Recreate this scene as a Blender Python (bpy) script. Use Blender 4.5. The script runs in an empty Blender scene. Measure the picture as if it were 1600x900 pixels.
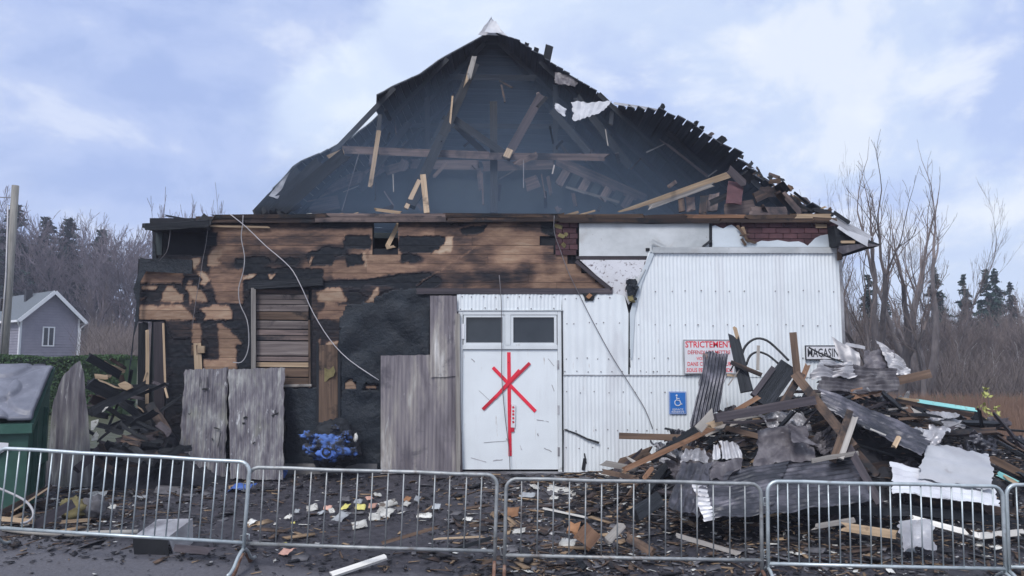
import bpy, bmesh, math, random
import numpy as np
from mathutils import Vector, Matrix, noise as mnoise
R = math.radians
S = bpy.context.scene
COL = S.collection
rng = random.Random(7)
npr = np.random.default_rng(7)

# ------------------------------------------------------------------ camera
F = 1164.0
PITCH = math.atan(0.0945)
CAM = Vector((0.0, -12.93, 1.94))
cd = bpy.data.cameras.new('camera'); cam = bpy.data.objects.new('camera', cd); COL.objects.link(cam)
cd.sensor_width = 36.0; cd.lens = F/1600*36.0; cd.clip_start = 0.05; cd.clip_end = 3000
cam.location = CAM; cam.rotation_euler = (R(90)+PITCH, 0, 0)
S.camera = cam

# ------------------------------------------------------------------ sky, sun, exposure
SUN_EL, SUN_AZ = 48.0, 205.0            # azimuth: compass style, 180 = behind the camera
w = bpy.data.worlds.new('World'); S.world = w; w.use_nodes = True
nt = w.node_tree; nt.nodes.clear()
def wn(t, **k):
    n = nt.nodes.new(t)
    for a, b in k.items(): setattr(n, a, b)
    return n
out = wn('ShaderNodeOutputWorld'); bg = wn('ShaderNodeBackground'); bg.inputs['Strength'].default_value = 0.1
sky = wn('ShaderNodeTexSky', sky_type='NISHITA', sun_disc=False, sun_elevation=R(SUN_EL), sun_rotation=R(SUN_AZ), altitude=100, air_density=1.0, dust_density=1.5, ozone_density=2.0)
tc = wn('ShaderNodeTexCoord')
def wmap(loc, scale):
    m = wn('ShaderNodeMapping'); m.inputs['Location'].default_value = loc; m.inputs['Scale'].default_value = scale
    nt.links.new(tc.outputs['Generated'], m.inputs['Vector']); return m
def wnoise(loc, scale, sc, detail, rough, dist):
    n = wn('ShaderNodeTexNoise'); n.inputs['Scale'].default_value = sc; n.inputs['Detail'].default_value = detail
    n.inputs['Roughness'].default_value = rough; n.inputs['Distortion'].default_value = dist
    nt.links.new(wmap(loc, scale).outputs[0], n.inputs['Vector']); return n
def wramp(src, stops, interp='EASE'):
    r = wn('ShaderNodeValToRGB'); r.color_ramp.interpolation = interp
    e = r.color_ramp.elements
    while len(e) < len(stops): e.new(0.5)
    for q, (p, c) in zip(e, stops): q.position = p; q.color = (*c, 1) if len(c) == 3 else c
    nt.links.new(src, r.inputs[0]); return r
def wmix(fac, a, b):
    m = wn('ShaderNodeMix', data_type='RGBA')
    if isinstance(fac, float): m.inputs[0].default_value = fac
    else: nt.links.new(fac, m.inputs[0])
    for i, v in ((6, a), (7, b)):
        if isinstance(v, tuple): m.inputs[i].default_value = (*v, 1)
        else: nt.links.new(v, m.inputs[i])
    return m
# high thin veil, two decks of cloud
n1 = wnoise((0.3, 1.1, 0.25), (1, 1, 1.7), 2.6, 11, .58, .25)
deck = wramp(n1.outputs['Fac'], [(.40, (3.9, 4.75, 7.1)), (.52, (4.9, 5.75, 7.5)), (.60, (6.4, 6.9, 7.8))])
n2 = wnoise((2.1, .4, 1.7), (1, 1, 1.9), 5.6, 12, .60, .25)
wisps = wramp(n2.outputs['Fac'], [(.47, (0, 0, 0)), (.66, (.7, .7, .7))])
c1 = wmix(wisps.outputs[0], deck.outputs[0], (7.4, 7.7, 8.2))
# a heavy grey-violet bank of cloud standing over the left of the wood, and bright thin cloud over the ridge
def bank(direction, lo, hi, nloc, nsc, amt):
    d = Vector(direction).normalized()
    dp = wn('ShaderNodeVectorMath', operation='DOT_PRODUCT'); dp.inputs[1].default_value = d
    nrm = wn('ShaderNodeVectorMath', operation='NORMALIZE'); nt.links.new(tc.outputs['Generated'], nrm.inputs[0])
    nt.links.new(nrm.outputs[0], dp.inputs[0])
    nn = wnoise(nloc, (1, 1, 1.6), nsc, 8, .55, .3)
    ma = wn('ShaderNodeMath', operation='MULTIPLY_ADD'); nt.links.new(nn.outputs['Fac'], ma.inputs[0]); ma.inputs[1].default_value = amt
    nt.links.new(dp.outputs['Value'], ma.inputs[2])
    mr = wn('ShaderNodeMapRange', interpolation_type='SMOOTHERSTEP'); mr.inputs['From Min'].default_value = lo + amt*.5; mr.inputs['From Max'].default_value = hi + amt*.5
    nt.links.new(ma.outputs[0], mr.inputs['Value']); return mr
def pdir(px, py):
    u, v = (px-800)/F, (450-py)/F
    return Vector((u, math.cos(PITCH)-v*math.sin(PITCH), math.sin(PITCH)+v*math.cos(PITCH)))
b2 = bank(pdir(640, 90), .955, 1.0, (4.3, 1.1, .2), 4.2, .07)
b2s = wn('ShaderNodeMath', operation='MULTIPLY'); b2s.inputs[1].default_value = .48; nt.links.new(b2.outputs[0], b2s.inputs[0])
c2 = wmix(b2s.outputs[0], c1.outputs[2], (6.6, 7.35, 8.3))
b1 = bank(pdir(130, 80), .938, .966, (.7, 2.2, .9), 3.4, .13)
b1s = wn('ShaderNodeMath', operation='MULTIPLY'); b1s.inputs[1].default_value = .85; nt.links.new(b1.outputs[0], b1s.inputs[0])
vi = wramp(n2.outputs['Fac'], [(.38, (3.0, 3.85, 6.4)), (.52, (3.7, 4.5, 6.9)), (.66, (5.2, 5.8, 7.5))])
c3 = wmix(b1s.outputs[0], c2.outputs[2], vi.outputs[0])
fin = wmix(0.12, c3.outputs[2], sky.outputs[0])
nt.links.new(fin.outputs[2], bg.inputs['Color']); nt.links.new(bg.outputs[0], out.inputs['Surface'])
sd = bpy.data.lights.new('sun', 'SUN'); sd.energy = 1.9; sd.angle = R(22); sd.color = (1, .975, .95)
so = bpy.data.objects.new('sun', sd); COL.objects.link(so)
sdir = Vector((math.sin(R(SUN_AZ))*math.cos(R(SUN_EL)), math.cos(R(SUN_AZ))*math.cos(R(SUN_EL)), math.sin(R(SUN_EL))))
so.rotation_euler = sdir.to_track_quat('Z', 'Y').to_euler()
S.view_settings.view_transform = 'Standard'; S.view_settings.look = 'None'
S.view_settings.exposure = 0.5; S.view_settings.gamma = 1.0
S.cycles.max_bounces = 6; S.cycles.volume_bounces = 0; S.cycles.use_denoising = True

# ------------------------------------------------------------------ helpers
def P(px, py, Y):
    """world point at depth Y seen at a pixel of the 1600x900 photograph (used for measuring only)"""
    d = pdir(px, py); t = (Y-CAM.y)/d.y
    return CAM + d*t
def proj(v):
    r = Vector(v)-CAM
    c, s = math.cos(PITCH), math.sin(PITCH)
    f = r.y*c + r.z*s; u = r.z*c - r.y*s
    return 800+F*r.x/f, 450-F*u/f
def mpp(Y): return (Y-CAM.y)/F
def sstep(a, b, x):
    t = min(1, max(0, (x-a)/(b-a))); return t*t*(3-2*t)
def fn(x, y, z=0.0): return mnoise.noise(Vector((x, y, z)))
def gz(x, y):
    z = .085*max(y, -5.2) if y < 0 else 0.0
    if x < 0: z += .05*min(-x, 9)*(1-sstep(-4.8, -1.0, y))
    if y > 13:
        z += (1.2*sstep(13, 22, y)+.9*sstep(22, 45, y))*(1-sstep(-9, -2, x))
        z += .9*sstep(18, 60, y)*sstep(-2, 9, x)
    return z

def props(o, label=None, cat=None, group=None, kind=None):
    if label: o['label'] = label
    if cat: o['category'] = cat
    if group: o['group'] = group
    if kind: o['kind'] = kind
    return o
def thing(name, label, cat, loc=(0, 0, 0), group=None, rot=None):
    o = bpy.data.objects.new(name, None); o.empty_display_size = .2; COL.objects.link(o); o.location = loc
    if rot: o.rotation_euler = rot
    return props(o, label, cat, group)
def mk(name, verts, faces, m=None, parent=None, loc=None, smooth=False):
    me = bpy.data.meshes.new(name); me.from_pydata([tuple(v) for v in verts], [], faces); me.update()
    if smooth: me.polygons.foreach_set('use_smooth', [True]*len(me.polygons))
    if m: me.materials.append(m)
    return inst(name, me, parent, loc)
def inst(name, me, parent=None, loc=None):
    o = bpy.data.objects.new(name, me); COL.objects.link(o)
    if parent: o.parent = parent
    if loc is not None: o.location = loc
    return o
def mknp(name, V, Fc, m, parent=None, loc=None, smooth=False):
    """numpy mesh; Fc (n,k)"""
    me = bpy.data.meshes.new(name); n, k = Fc.shape
    me.vertices.add(len(V)); me.vertices.foreach_set('co', np.asarray(V, np.float32).ravel())
    me.loops.add(n*k); me.loops.foreach_set('vertex_index', Fc.astype(np.int32).ravel())
    me.polygons.add(n); me.polygons.foreach_set('loop_start', np.arange(0, n*k, k, dtype=np.int32))
    if smooth: me.polygons.foreach_set('use_smooth', np.ones(n, bool))
    me.update(calc_edges=True)
    if m: me.materials.append(m)
    return inst(name, me, parent, loc)
class MB:
    def __init__(s): s.v = []; s.f = []
    def add(s, V, Fs):
        o = len(s.v); s.v += [tuple(x) for x in V]; s.f += [tuple(i+o for i in f) for f in Fs]
    def box(s, x0, x1, y0, y1, z0, z1):
        s.add([(x0, y0, z0), (x1, y0, z0), (x1, y1, z0), (x0, y1, z0), (x0, y0, z1), (x1, y0, z1), (x1, y1, z1), (x0, y1, z1)],
              [(0, 3, 2, 1), (4, 5, 6, 7), (0, 1, 5, 4), (1, 2, 6, 5), (2, 3, 7, 6), (3, 0, 4, 7)]); return s
    def tube(s, pts, r, n=8, caps=True):
        pts = [Vector(p) for p in pts]; N = len(pts)
        rr = r if isinstance(r, (list, tuple)) else [r]*N
        up = None; V = []
        for i, p in enumerate(pts):
            d = (pts[min(i+1, N-1)]-pts[max(i-1, 0)]).normalized()
            if up is None: up = d.orthogonal().normalized()
            up = (up-d*up.dot(d))
            up = up.normalized() if up.length > 1e-6 else d.orthogonal().normalized()
            b = d.cross(up)
            for k in range(n):
                a = 2*math.pi*k/n; V.append(p+(up*math.cos(a)+b*math.sin(a))*rr[i])
        Fs = [(i*n+k, i*n+(k+1) % n, (i+1)*n+(k+1) % n, (i+1)*n+k) for i in range(N-1) for k in range(n)]
        if caps: Fs += [tuple(range(n))[::-1], tuple((N-1)*n+k for k in range(n))]
        s.add(V, Fs); return s
    def build(s, name, m, parent=None, loc=None, smooth=False): return mk(name, s.v, s.f, m, parent, loc, smooth)
def smooth_by_angle(o, deg=40):
    me = o.data; me.polygons.foreach_set('use_smooth', [True]*len(me.polygons))
    try: me.set_sharp_from_angle(angle=R(deg))
    except Exception: pass
    return o

# ------------------------------------------------------------------ materials
MATS = {}
def newmat(name):
    m = bpy.data.materials.new(name); m.use_nodes = True; t = m.node_tree
    b = t.nodes['Principled BSDF']; MATS[name] = m
    return m, t, b
def N(t, ty, **k):
    n = t.nodes.new(ty)
    for a, b in k.items(): setattr(n, a, b)
    return n
def ramp(t, src, stops, interp='LINEAR'):
    r = N(t, 'ShaderNodeValToRGB'); r.color_ramp.interpolation = interp; e = r.color_ramp.elements
    while len(e) < len(stops): e.new(.5)
    for q, (p, c) in zip(e, stops):
        q.position = p; q.color = (c, c, c, 1) if isinstance(c, (int, float)) else (*c, 1)
    t.links.new(src, r.inputs[0]); return r.outputs[0]
def coords(t, scale=(1, 1, 1), rnd=True):
    c = N(t, 'ShaderNodeTexCoord'); src = c.outputs['Object']
    if rnd:
        oi = N(t, 'ShaderNodeObjectInfo'); ad = N(t, 'ShaderNodeVectorMath', operation='MULTIPLY_ADD')
        cb = N(t, 'ShaderNodeCombineXYZ')
        for i in range(3): t.links.new(oi.outputs['Random'], cb.inputs[i])
        ad.inputs[1].default_value = (37, 53, 71); t.links.new(cb.outputs[0], ad.inputs[0]); t.links.new(src, ad.inputs[2]); src = ad.outputs[0]
    mp = N(t, 'ShaderNodeMapping'); mp.inputs['Scale'].default_value = scale; t.links.new(src, mp.inputs[0])
    return mp.outputs[0]
def noi(t, vec, scale, detail=5, rough=.55, dist=0):
    n = N(t, 'ShaderNodeTexNoise'); n.inputs['Scale'].default_value = scale; n.inputs['Detail'].default_value = detail
    n.inputs['Roughness'].default_value = rough; n.inputs['Distortion'].default_value = dist
    t.links.new(vec, n.inputs['Vector']); return n.outputs['Fac']
def mixc(t, fac, a, b, mode='MIX'):
    m = N(t, 'ShaderNodeMix', data_type='RGBA', blend_type=mode)
    if isinstance(fac, (int, float)): m.inputs[0].default_value = fac
    else: t.links.new(fac, m.inputs[0])
    for i, v in ((6, a), (7, b)):
        if isinstance(v, tuple): m.inputs[i].default_value = (*v, 1)
        else: t.links.new(v, m.inputs[i])
    return m.outputs[2]
def bump(t, b, h, strength=.3, dist=.02):
    n = N(t, 'ShaderNodeBump'); n.inputs['Strength'].default_value = strength; n.inputs['Distance'].default_value = dist
    t.links.new(h, n.inputs['Height']); t.links.new(n.outputs[0], b.inputs['Normal'])
def M(name, stops, scale=(1, 1, 1), ns=4, detail=6, rough=.75, bs=.3, bd=.01, metal=0., rnd=True, dist=.2, spec=.35, spots=None, vary=.25, fine=None):
    """noise-ramped surface: stops = colours along the noise; spots = (scale, lo, hi, colour) a second layer of marks"""
    m, t, b = newmat(name)
    v = coords(t, scale, rnd); n = noi(t, v, ns, detail, .6, dist)
    c = ramp(t, n, stops)
    for sp in ([] if spots is None else spots if isinstance(spots, list) else [spots]):
        v2 = coords(t, sp[4] if len(sp) > 4 else (1, 1, 1), rnd); n2 = noi(t, v2, sp[0], 8, .65, .4)
        c = mixc(t, ramp(t, n2, [(sp[1], 0.), (sp[2], 1.)]), c, sp[3])
    if vary and rnd:
        oi = N(t, 'ShaderNodeObjectInfo'); mr = N(t, 'ShaderNodeMapRange'); t.links.new(oi.outputs['Random'], mr.inputs[0])
        mr.inputs[3].default_value = 1-vary; mr.inputs[4].default_value = 1+vary
        cb = N(t, 'ShaderNodeCombineColor')
        for i in range(3): t.links.new(mr.outputs[0], cb.inputs[i])
        c = mixc(t, 1., c, cb.outputs[0], 'MULTIPLY')
    t.links.new(c, b.inputs['Base Color'])
    b.inputs['Roughness'].default_value = rough; b.inputs['Metallic'].default_value = metal; b.inputs['Specular IOR Level'].default_value = spec
    if bs:
        h = noi(t, coords(t, tuple(q*(fine or 6) for q in scale), rnd), ns, 6, .7, .1); bump(t, b, h, bs, bd)
    return m
GR = (.25, 6, 6)                       # grain runs along local X
M('char', [(.3, (.004, .006, .009)), (.55, (.012, .015, .020)), (.75, (.036, .039, .048))], GR, 3, rough=.62, bs=.8, bd=.02, fine=3)
M('char_brown', [(.3, (.014, .011, .012)), (.5, (.045, .03, .026)), (.7, (.12, .075, .05))], GR, 3, rough=.75, bs=.5, spots=(2.2, .5, .6, (.012, .014, .018)))
M('char_purple', [(.3, (.03, .027, .033)), (.6, (.07, .058, .066)), (.8, (.13, .11, .11))], GR, 3, rough=.7, bs=.5)
M('wood_brown', [(.3, (.06, .04, .03)), (.55, (.13, .085, .06)), (.8, (.22, .15, .105))], GR, 3.5, rough=.8, bs=.4, spots=(1.6, .55, .66, (.025, .02, .02)))
M('wood_raw', [(.3, (.27, .19, .12)), (.55, (.41, .30, .20)), (.8, (.54, .43, .30))], GR, 4, rough=.8, bs=.4, spots=(1.5, .6, .7, (.06, .04, .03)))
M('wood_orange', [(.3, (.13, .068, .04)), (.55, (.22, .12, .07)), (.8, (.32, .19, .12))], GR, 4, rough=.75, bs=.4, spots=(1.8, .58, .68, (.03, .022, .02)))
M('wood_grey', [(.3, (.17, .15, .14)), (.55, (.29, .27, .25)), (.8, (.42, .39, .35))], GR, 4, rough=.85, bs=.4, spots=(1.4, .6, .72, (.05, .045, .045)))
M('wood_attic', [(.3, (.07, .055, .054)), (.55, (.17, .128, .118)), (.8, (.27, .20, .175))], GR, 3.5, rough=.85, bs=.4, spots=(1.7, .5, .65, (.03, .032, .04)))
M('paint_white_wood', [(.3, (.55, .52, .48)), (.6, (.72, .70, .66)), (.8, (.78, .77, .75))], GR, 3, rough=.6, bs=.2, spots=(2.5, .6, .7, (.12, .09, .07)))
M('paint_turquoise', [(.3, (.22, .52, .52)), (.6, (.30, .66, .64)), (.8, (.42, .74, .70))], GR, 3, rough=.6, bs=.2, spots=(2.5, .64, .72, (.25, .2, .15)))
M('metal_dark', [(.3, (.018, .02, .026)), (.5, (.05, .05, .062)), (.72, (.17, .16, .185))], (1, 1, 1), 3.2, rough=.36, bs=.25, metal=.45, spec=.6, spots=(1.3, .55, .75, (.012, .014, .018)))  # pale end of the ramp paints in highlight streaks on the ribs
M('metal_soot', [(.3, (.045, .04, .048)), (.5, (.11, .10, .11)), (.72, (.24, .225, .23))], (2.5, 2.5, .5), 2.2, rough=.55, bs=.25, metal=.2, spots=[(1.2, .52, .66, (.045, .04, .048)), (3, .62, .7, (.45, .45, .46))])
M('metal_grey', [(.3, (.22, .21, .225)), (.5, (.36, .355, .37)), (.72, (.55, .55, .57))], (1, 1, 1), 2., rough=.45, bs=.2, metal=.35, spots=(1.5, .56, .7, (.10, .09, .10)))
M('metal_white', [(.3, (.38, .38, .41)), (.5, (.48, .49, .52)), (.72, (.58, .58, .61))], (1, 1, 1), 1.6, rough=.45, bs=.12, spots=(2.3, .62, .74, (.30, .28, .28)))
M('galvanised', [(.3, (.36, .41, .43)), (.5, (.46, .51, .53)), (.72, (.55, .60, .61))], (1, 1, 1), 9, rough=.42, bs=.08, metal=.5, spec=.5, vary=.08, spots=(5, .62, .72, (.25, .24, .24)))
M('galvanised_worn', [(.3, (.22, .235, .24)), (.5, (.32, .335, .34)), (.72, (.42, .43, .43))], (1, 1, 1), 9, rough=.5, bs=.1, metal=.45, vary=.08, spots=(4, .56, .68, (.16, .13, .115)))
M('rust', [(.3, (.07, .035, .025)), (.5, (.15, .08, .055)), (.72, (.26, .18, .14))], (1, 1, 1), 9, rough=.8, bs=.3)
M('tar_paper', [(.3, (.004, .007, .012)), (.5, (.008, .013, .020)), (.72, (.020, .028, .038))], (1, 1, 1), 2.5, rough=.55, bs=.9, bd=.04, rnd=False, spec=.35, fine=3)
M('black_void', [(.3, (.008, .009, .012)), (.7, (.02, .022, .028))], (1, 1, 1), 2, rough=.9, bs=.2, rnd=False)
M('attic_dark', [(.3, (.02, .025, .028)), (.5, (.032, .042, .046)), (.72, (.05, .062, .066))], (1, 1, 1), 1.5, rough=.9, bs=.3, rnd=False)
M('roof_board', [(.3, (.012, .016, .024)), (.5, (.024, .029, .04)), (.72, (.05, .054, .066))], GR, 2.5, rough=.75, bs=.6, vary=.3)
M('roof_metal', [(.3, (.10, .11, .11)), (.5, (.18, .19, .19)), (.72, (.4, .42, .42))], (1, 1, 1), 2, rough=.55, bs=.2, metal=.2, rnd=False)
M('slat_wood', [(.3, (.075, .06, .06)), (.55, (.15, .125, .118)), (.8, (.27, .235, .215))], GR, 3.5, rough=.85, bs=.4, spots=(2.2, .55, .66, (.04, .034, .036)))
M('paint_white', [(.3, (.68, .715, .74)), (.6, (.74, .78, .805)), (.8, (.77, .81, .84))], (1, 1, 1), 1.5, rough=.5, bs=.05, rnd=False, vary=0, spots=[(3.1, .68, .76, (.48, .46, .42)), (1.3, .54, .78, (.56, .565, .59), (1.4, 1, .22)), (7, .66, .72, (.42, .36, .32), (3, 1, .25))])
M('paint_frame', [(.3, (.58, .61, .63)), (.6, (.66, .69, .71)), (.8, (.72, .75, .76))], (1, 1, 1), 2, rough=.5, bs=.05, rnd=False, vary=0, spots=(4, .62, .72, (.40, .39, .37)))
M('glass_dark', [(.3, (.018, .024, .030)), (.7, (.034, .042, .05))], (1, 1, 1), 2, rough=.12, bs=.0, rnd=False, spec=.6)
M('tape_red', [(.3, (.62, .02, .045)), (.7, (.74, .035, .065))], (1, 1, 1), 3, rough=.45, bs=.1, spots=(26, .62, .68, (.18, .012, .02)))
M('brick', [(.3, (.055, .026, .032)), (.6, (.085, .04, .046)), (.8, (.12, .06, .062))], (1, 1, 1), 6, rough=.85, bs=.4, vary=.3)
M('panel_dirty', [(.3, (.34, .36, .37)), (.5, (.50, .52, .53)), (.75, (.68, .70, .72))], (.7, 1, 1), 1.5, rough=.6, bs=.1, rnd=False, vary=0, spots=[(14, .66, .74, (.16, .13, .13)), (2.2, .58, .8, (.40, .38, .36))])
M('panel_speckled', [(.3, (.52, .52, .54)), (.5, (.62, .62, .65)), (.75, (.70, .70, .74))], (.7, 1, 1), 1.5, rough=.6, bs=.1, rnd=False, vary=0, spots=[(17, .55, .64, (.14, .11, .12)), (2.2, .58, .8, (.5, .48, .46))])
M('panel_blue_white', [(.3, (.46, .51, .55)), (.5, (.53, .58, .62)), (.75, (.60, .65, .69))], (1, 1, 1), 1.5, rough=.55, bs=.06, rnd=False, vary=0)
M('sooty_sheet', [(.32, (.10, .088, .10)), (.5, (.20, .18, .195)), (.62, (.30, .275, .26)), (.75, (.60, .585, .57))], (2.6, 1, .45), 1.7, rough=.6, bs=.15, rnd=False, vary=0, dist=.5, spots=[(1.6, .58, .66, (.11, .10, .115)), (9, .68, .74, (.05, .04, .045)), (4, .66, .72, (.5, .5, .5), (2, 1, .4))])
M('weathered_sheet', [(.34, (.075, .068, .082)), (.5, (.15, .14, .155)), (.6, (.215, .21, .21)), (.72, (.36, .36, .35))], (3.6, 3.6, .45), 2.6, rough=.6, bs=.2, metal=.1, vary=.06, spots=[(1.3, .54, .68, (.20, .20, .17)), (8, .66, .71, (.02, .018, .02)), (3.5, .62, .68, (.42, .42, .43), (3, 3, .4))])
M('insulation', [(.3, (.10, .085, .04)), (.6, (.2, .17, .08)), (.8, (.33, .3, .17))], (1, 1, 1), 8, rough=.95, bs=.6)
M('rubber_black', [(.3, (.010, .011, .013)), (.7, (.022, .023, .026))], (1, 1, 1), 4, rough=.55, bs=.2)
M('pipe_white', [(.3, (.42, .38, .34)), (.7, (.58, .55, .50))], (1, 1, 1), 4, rough=.6, bs=.1)
M('cable_grey', [(.3, (.32, .31, .33)), (.7, (.46, .45, .46))], (1, 1, 1), 4, rough=.6, bs=0)
M('cable_dark', [(.3, (.12, .11, .12)), (.7, (.2, .19, .2))], (1, 1, 1), 4, rough=.6, bs=0)
M('blue_melt', [(.44, (.012, .014, .02)), (.51, (.03, .04, .07)), (.56, (.055, .12, .36)), (.75, (.13, .23, .52))], (1, 1, 1), 5.5, rough=.65, bs=.5)
M('blue_plastic', [(.3, (.05, .11, .36)), (.6, (.085, .17, .50)), (.8, (.15, .27, .58))], (1, 1, 1), 5, rough=.6, bs=.2, spots=(7, .58, .66, (.03, .04, .07)))
M('sign_white', [(.3, (.62, .62, .65)), (.7, (.74, .74, .77))], (1, 1, 1), 3, rough=.4, bs=0, rnd=False, spots=(6, .66, .74, (.45, .4, .4)))
M('sign_red', [(.3, (.55, .025, .05)), (.7, (.65, .05, .07))], (1, 1, 1), 3, rough=.5, bs=0)
M('sign_blue', [(.3, (.025, .14, .46)), (.7, (.035, .18, .54))], (1, 1, 1), 3, rough=.4, bs=0)
M('sign_black', [(.3, (.02, .022, .026)), (.7, (.035, .036, .04))], (1, 1, 1), 3, rough=.5, bs=0)
M('paper', [(.3, (.34, .33, .31)), (.5, (.54, .53, .49)), (.7, (.68, .67, .64))], (1, 1, 1), 7, rough=.8, bs=.1, spots=[(9, .56, .64, (.16, .13, .11)), (22, .60, .66, (.1, .09, .09))])
M('paper_yellow', [(.3, (.5, .45, .12)), (.7, (.68, .62, .22))], (1, 1, 1), 5, rough=.8, bs=.1, spots=(9, .62, .68, (.2, .16, .1)))
M('paper_pink', [(.3, (.45, .25, .2)), (.7, (.6, .36, .28))], (1, 1, 1), 5, rough=.8, bs=.1, spots=(9, .6, .68, (.2, .16, .1)))
M('paper_grey', [(.3, (.24, .25, .27)), (.7, (.38, .40, .41))], (1, 1, 1), 5, rough=.8, bs=.1, spots=(9, .6, .68, (.1, .09, .09)))
M('cardboard', [(.3, (.2, .1, .05)), (.7, (.36, .19, .1))], (1, 1, 1), 5, rough=.85, bs=.2, spots=(4, .6, .7, (.07, .05, .04)))
M('dumpster_green', [(.3, (.018, .055, .042)), (.6, (.03, .085, .066)), (.8, (.05, .12, .09))], (1, 1, 1), 3, rough=.5, bs=.1, spots=(3, .6, .72, (.07, .09, .08)))
M('dumpster_lid', [(.3, (.085, .09, .115)), (.5, (.125, .13, .16)), (.75, (.2, .205, .245))], (1, 1, 1), 2.5, rough=.42, bs=.15, spots=(5, .62, .74, (.34, .33, .36)))
M('siding', [(.3, (.20, .19, .235)), (.7, (.25, .24, .29))], (1, 1, 1), 2, rough=.6, bs=0, vary=0)
M('shingle', [(.3, (.10, .115, .13)), (.7, (.155, .175, .195))], (1, 1, 1), 12, rough=.9, bs=.3, vary=0)
M('trim_white', [(.3, (.68, .69, .72)), (.7, (.76, .77, .8))], (1, 1, 1), 2, rough=.5, bs=0, vary=0)
M('pole_wood', [(.3, (.13, .125, .115)), (.6, (.22, .21, .19)), (.8, (.32, .31, .28))], (6, 6, .5), 3, rough=.9, bs=.3)
M('bark_purple', [(.3, (.075, .06, .072)), (.7, (.145, .12, .135))], (1, 1, .3), 6, rough=.9, bs=0, vary=.3)
M('twig_purple', [(.3, (.12, .10, .115)), (.7, (.19, .162, .178))], (1, 1, 1), .6, rough=.95, bs=0, vary=.3)
M('bark_grey', [(.3, (.07, .06, .062)), (.7, (.17, .15, .15))], (1, 1, .3), 6, rough=.9, bs=0, vary=.2)
M('twig_brown', [(.3, (.12, .095, .088)), (.7, (.2, .165, .155))], (1, 1, 1), .6, rough=.95, bs=0, vary=.25)
M('bark_birch', [(.3, (.30, .29, .29)), (.7, (.5, .48, .48))], (1, 1, .3), 6, rough=.9, bs=0, vary=.2)
M('needles', [(.3, (.012, .030, .026)), (.7, (.032, .062, .05))], (1, 1, 1), 2.5, rough=.9, bs=0, vary=.3)
M('hedge_leaf', [(.3, (.022, .055, .02)), (.5, (.045, .095, .03)), (.75, (.085, .15, .05))], (1, 1, 1), 2.5, rough=.8, bs=0, vary=0)
M('leaf_yellow', [(.3, (.33, .36, .1)), (.7, (.5, .5, .18))], (1, 1, 1), 2.5, rough=.8, bs=0)
M('dry_grass', [(.3, (.13, .078, .058)), (.6, (.20, .125, .09)), (.8, (.29, .20, .145))], (1, 1, 1), 1.1, rough=.95, bs=0, rnd=False)
M('brush', [(.3, (.10, .08, .075)), (.7, (.17, .14, .13))], (1, 1, 1), .8, rough=.95, bs=0, rnd=False)
M('rubble_dark', [(.3, (.008, .009, .012)), (.6, (.024, .024, .030)), (.8, (.065, .06, .07))], (1, 1, 1), 7, rough=.75, bs=.3, rnd=False)
M('rubble_tan', [(.3, (.13, .085, .055)), (.6, (.3, .21, .13)), (.8, (.48, .37, .25))], (1, 1, 1), 7, rough=.85, bs=.2, rnd=False)
M('rubble_white', [(.3, (.30, .30, .30)), (.6, (.52, .51, .5)), (.8, (.7, .7, .68))], (1, 1, 1), 7, rough=.8, bs=.2, rnd=False)
M('rubble_grey', [(.3, (.07, .068, .075)), (.6, (.14, .135, .145)), (.8, (.24, .23, .24))], (1, 1, 1), 7, rough=.85, bs=.2, rnd=False)
M('concrete', [(.3, (.09, .085, .09)), (.6, (.17, .165, .165)), (.8, (.30, .28, .27))], (1, 1, 1), 3, rough=.9, bs=.3, rnd=False, spots=(2, .55, .68, (.05, .045, .05)))
def mat(n): return MATS[n]
# wall planks: bare wood where the fire left it, charcoal where it did not (per-vertex burn value laid out below)
m, t, b = newmat('wall_plank')
at = N(t, 'ShaderNodeAttribute', attribute_name='burn')
v = coords(t, (1, 1, 1), True)
fnz = noi(t, coords(t, (1.2, 1, 5), True), 5, 7, .65, .3)
ad = N(t, 'ShaderNodeMath', operation='MULTIPLY_ADD'); t.links.new(fnz, ad.inputs[0]); ad.inputs[1].default_value = .46
sb = N(t, 'ShaderNodeMath', operation='SUBTRACT'); t.links.new(at.outputs['Fac'], sb.inputs[0]); sb.inputs[1].default_value = .23
t.links.new(sb.outputs[0], ad.inputs[2])
c = ramp(t, ad.outputs[0], [(.06, (.006, .009, .014)), (.20, (.016, .014, .018)), (.34, (.062, .040, .034)), (.50, (.170, .102, .072)), (.66, (.275, .175, .117)), (.85, (.38, .285, .205)), (1., (.50, .41, .31))])
oi = N(t, 'ShaderNodeObjectInfo'); mr = N(t, 'ShaderNodeMapRange'); t.links.new(oi.outputs['Random'], mr.inputs[0]); mr.inputs[3].default_value = .8; mr.inputs[4].default_value = 1.2
cb = N(t, 'ShaderNodeCombineColor')
for i in range(3): t.links.new(mr.outputs[0], cb.inputs[i])
c = mixc(t, 1., c, cb.outputs[0], 'MULTIPLY')
t.links.new(c, b.inputs['Base Color']); b.inputs['Roughness'].default_value = .72; b.inputs['Specular IOR Level'].default_value = .3
bump(t, b, noi(t, coords(t, (2, 2, 16), True), 3, 6, .7, .2), .35, .01)
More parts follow.
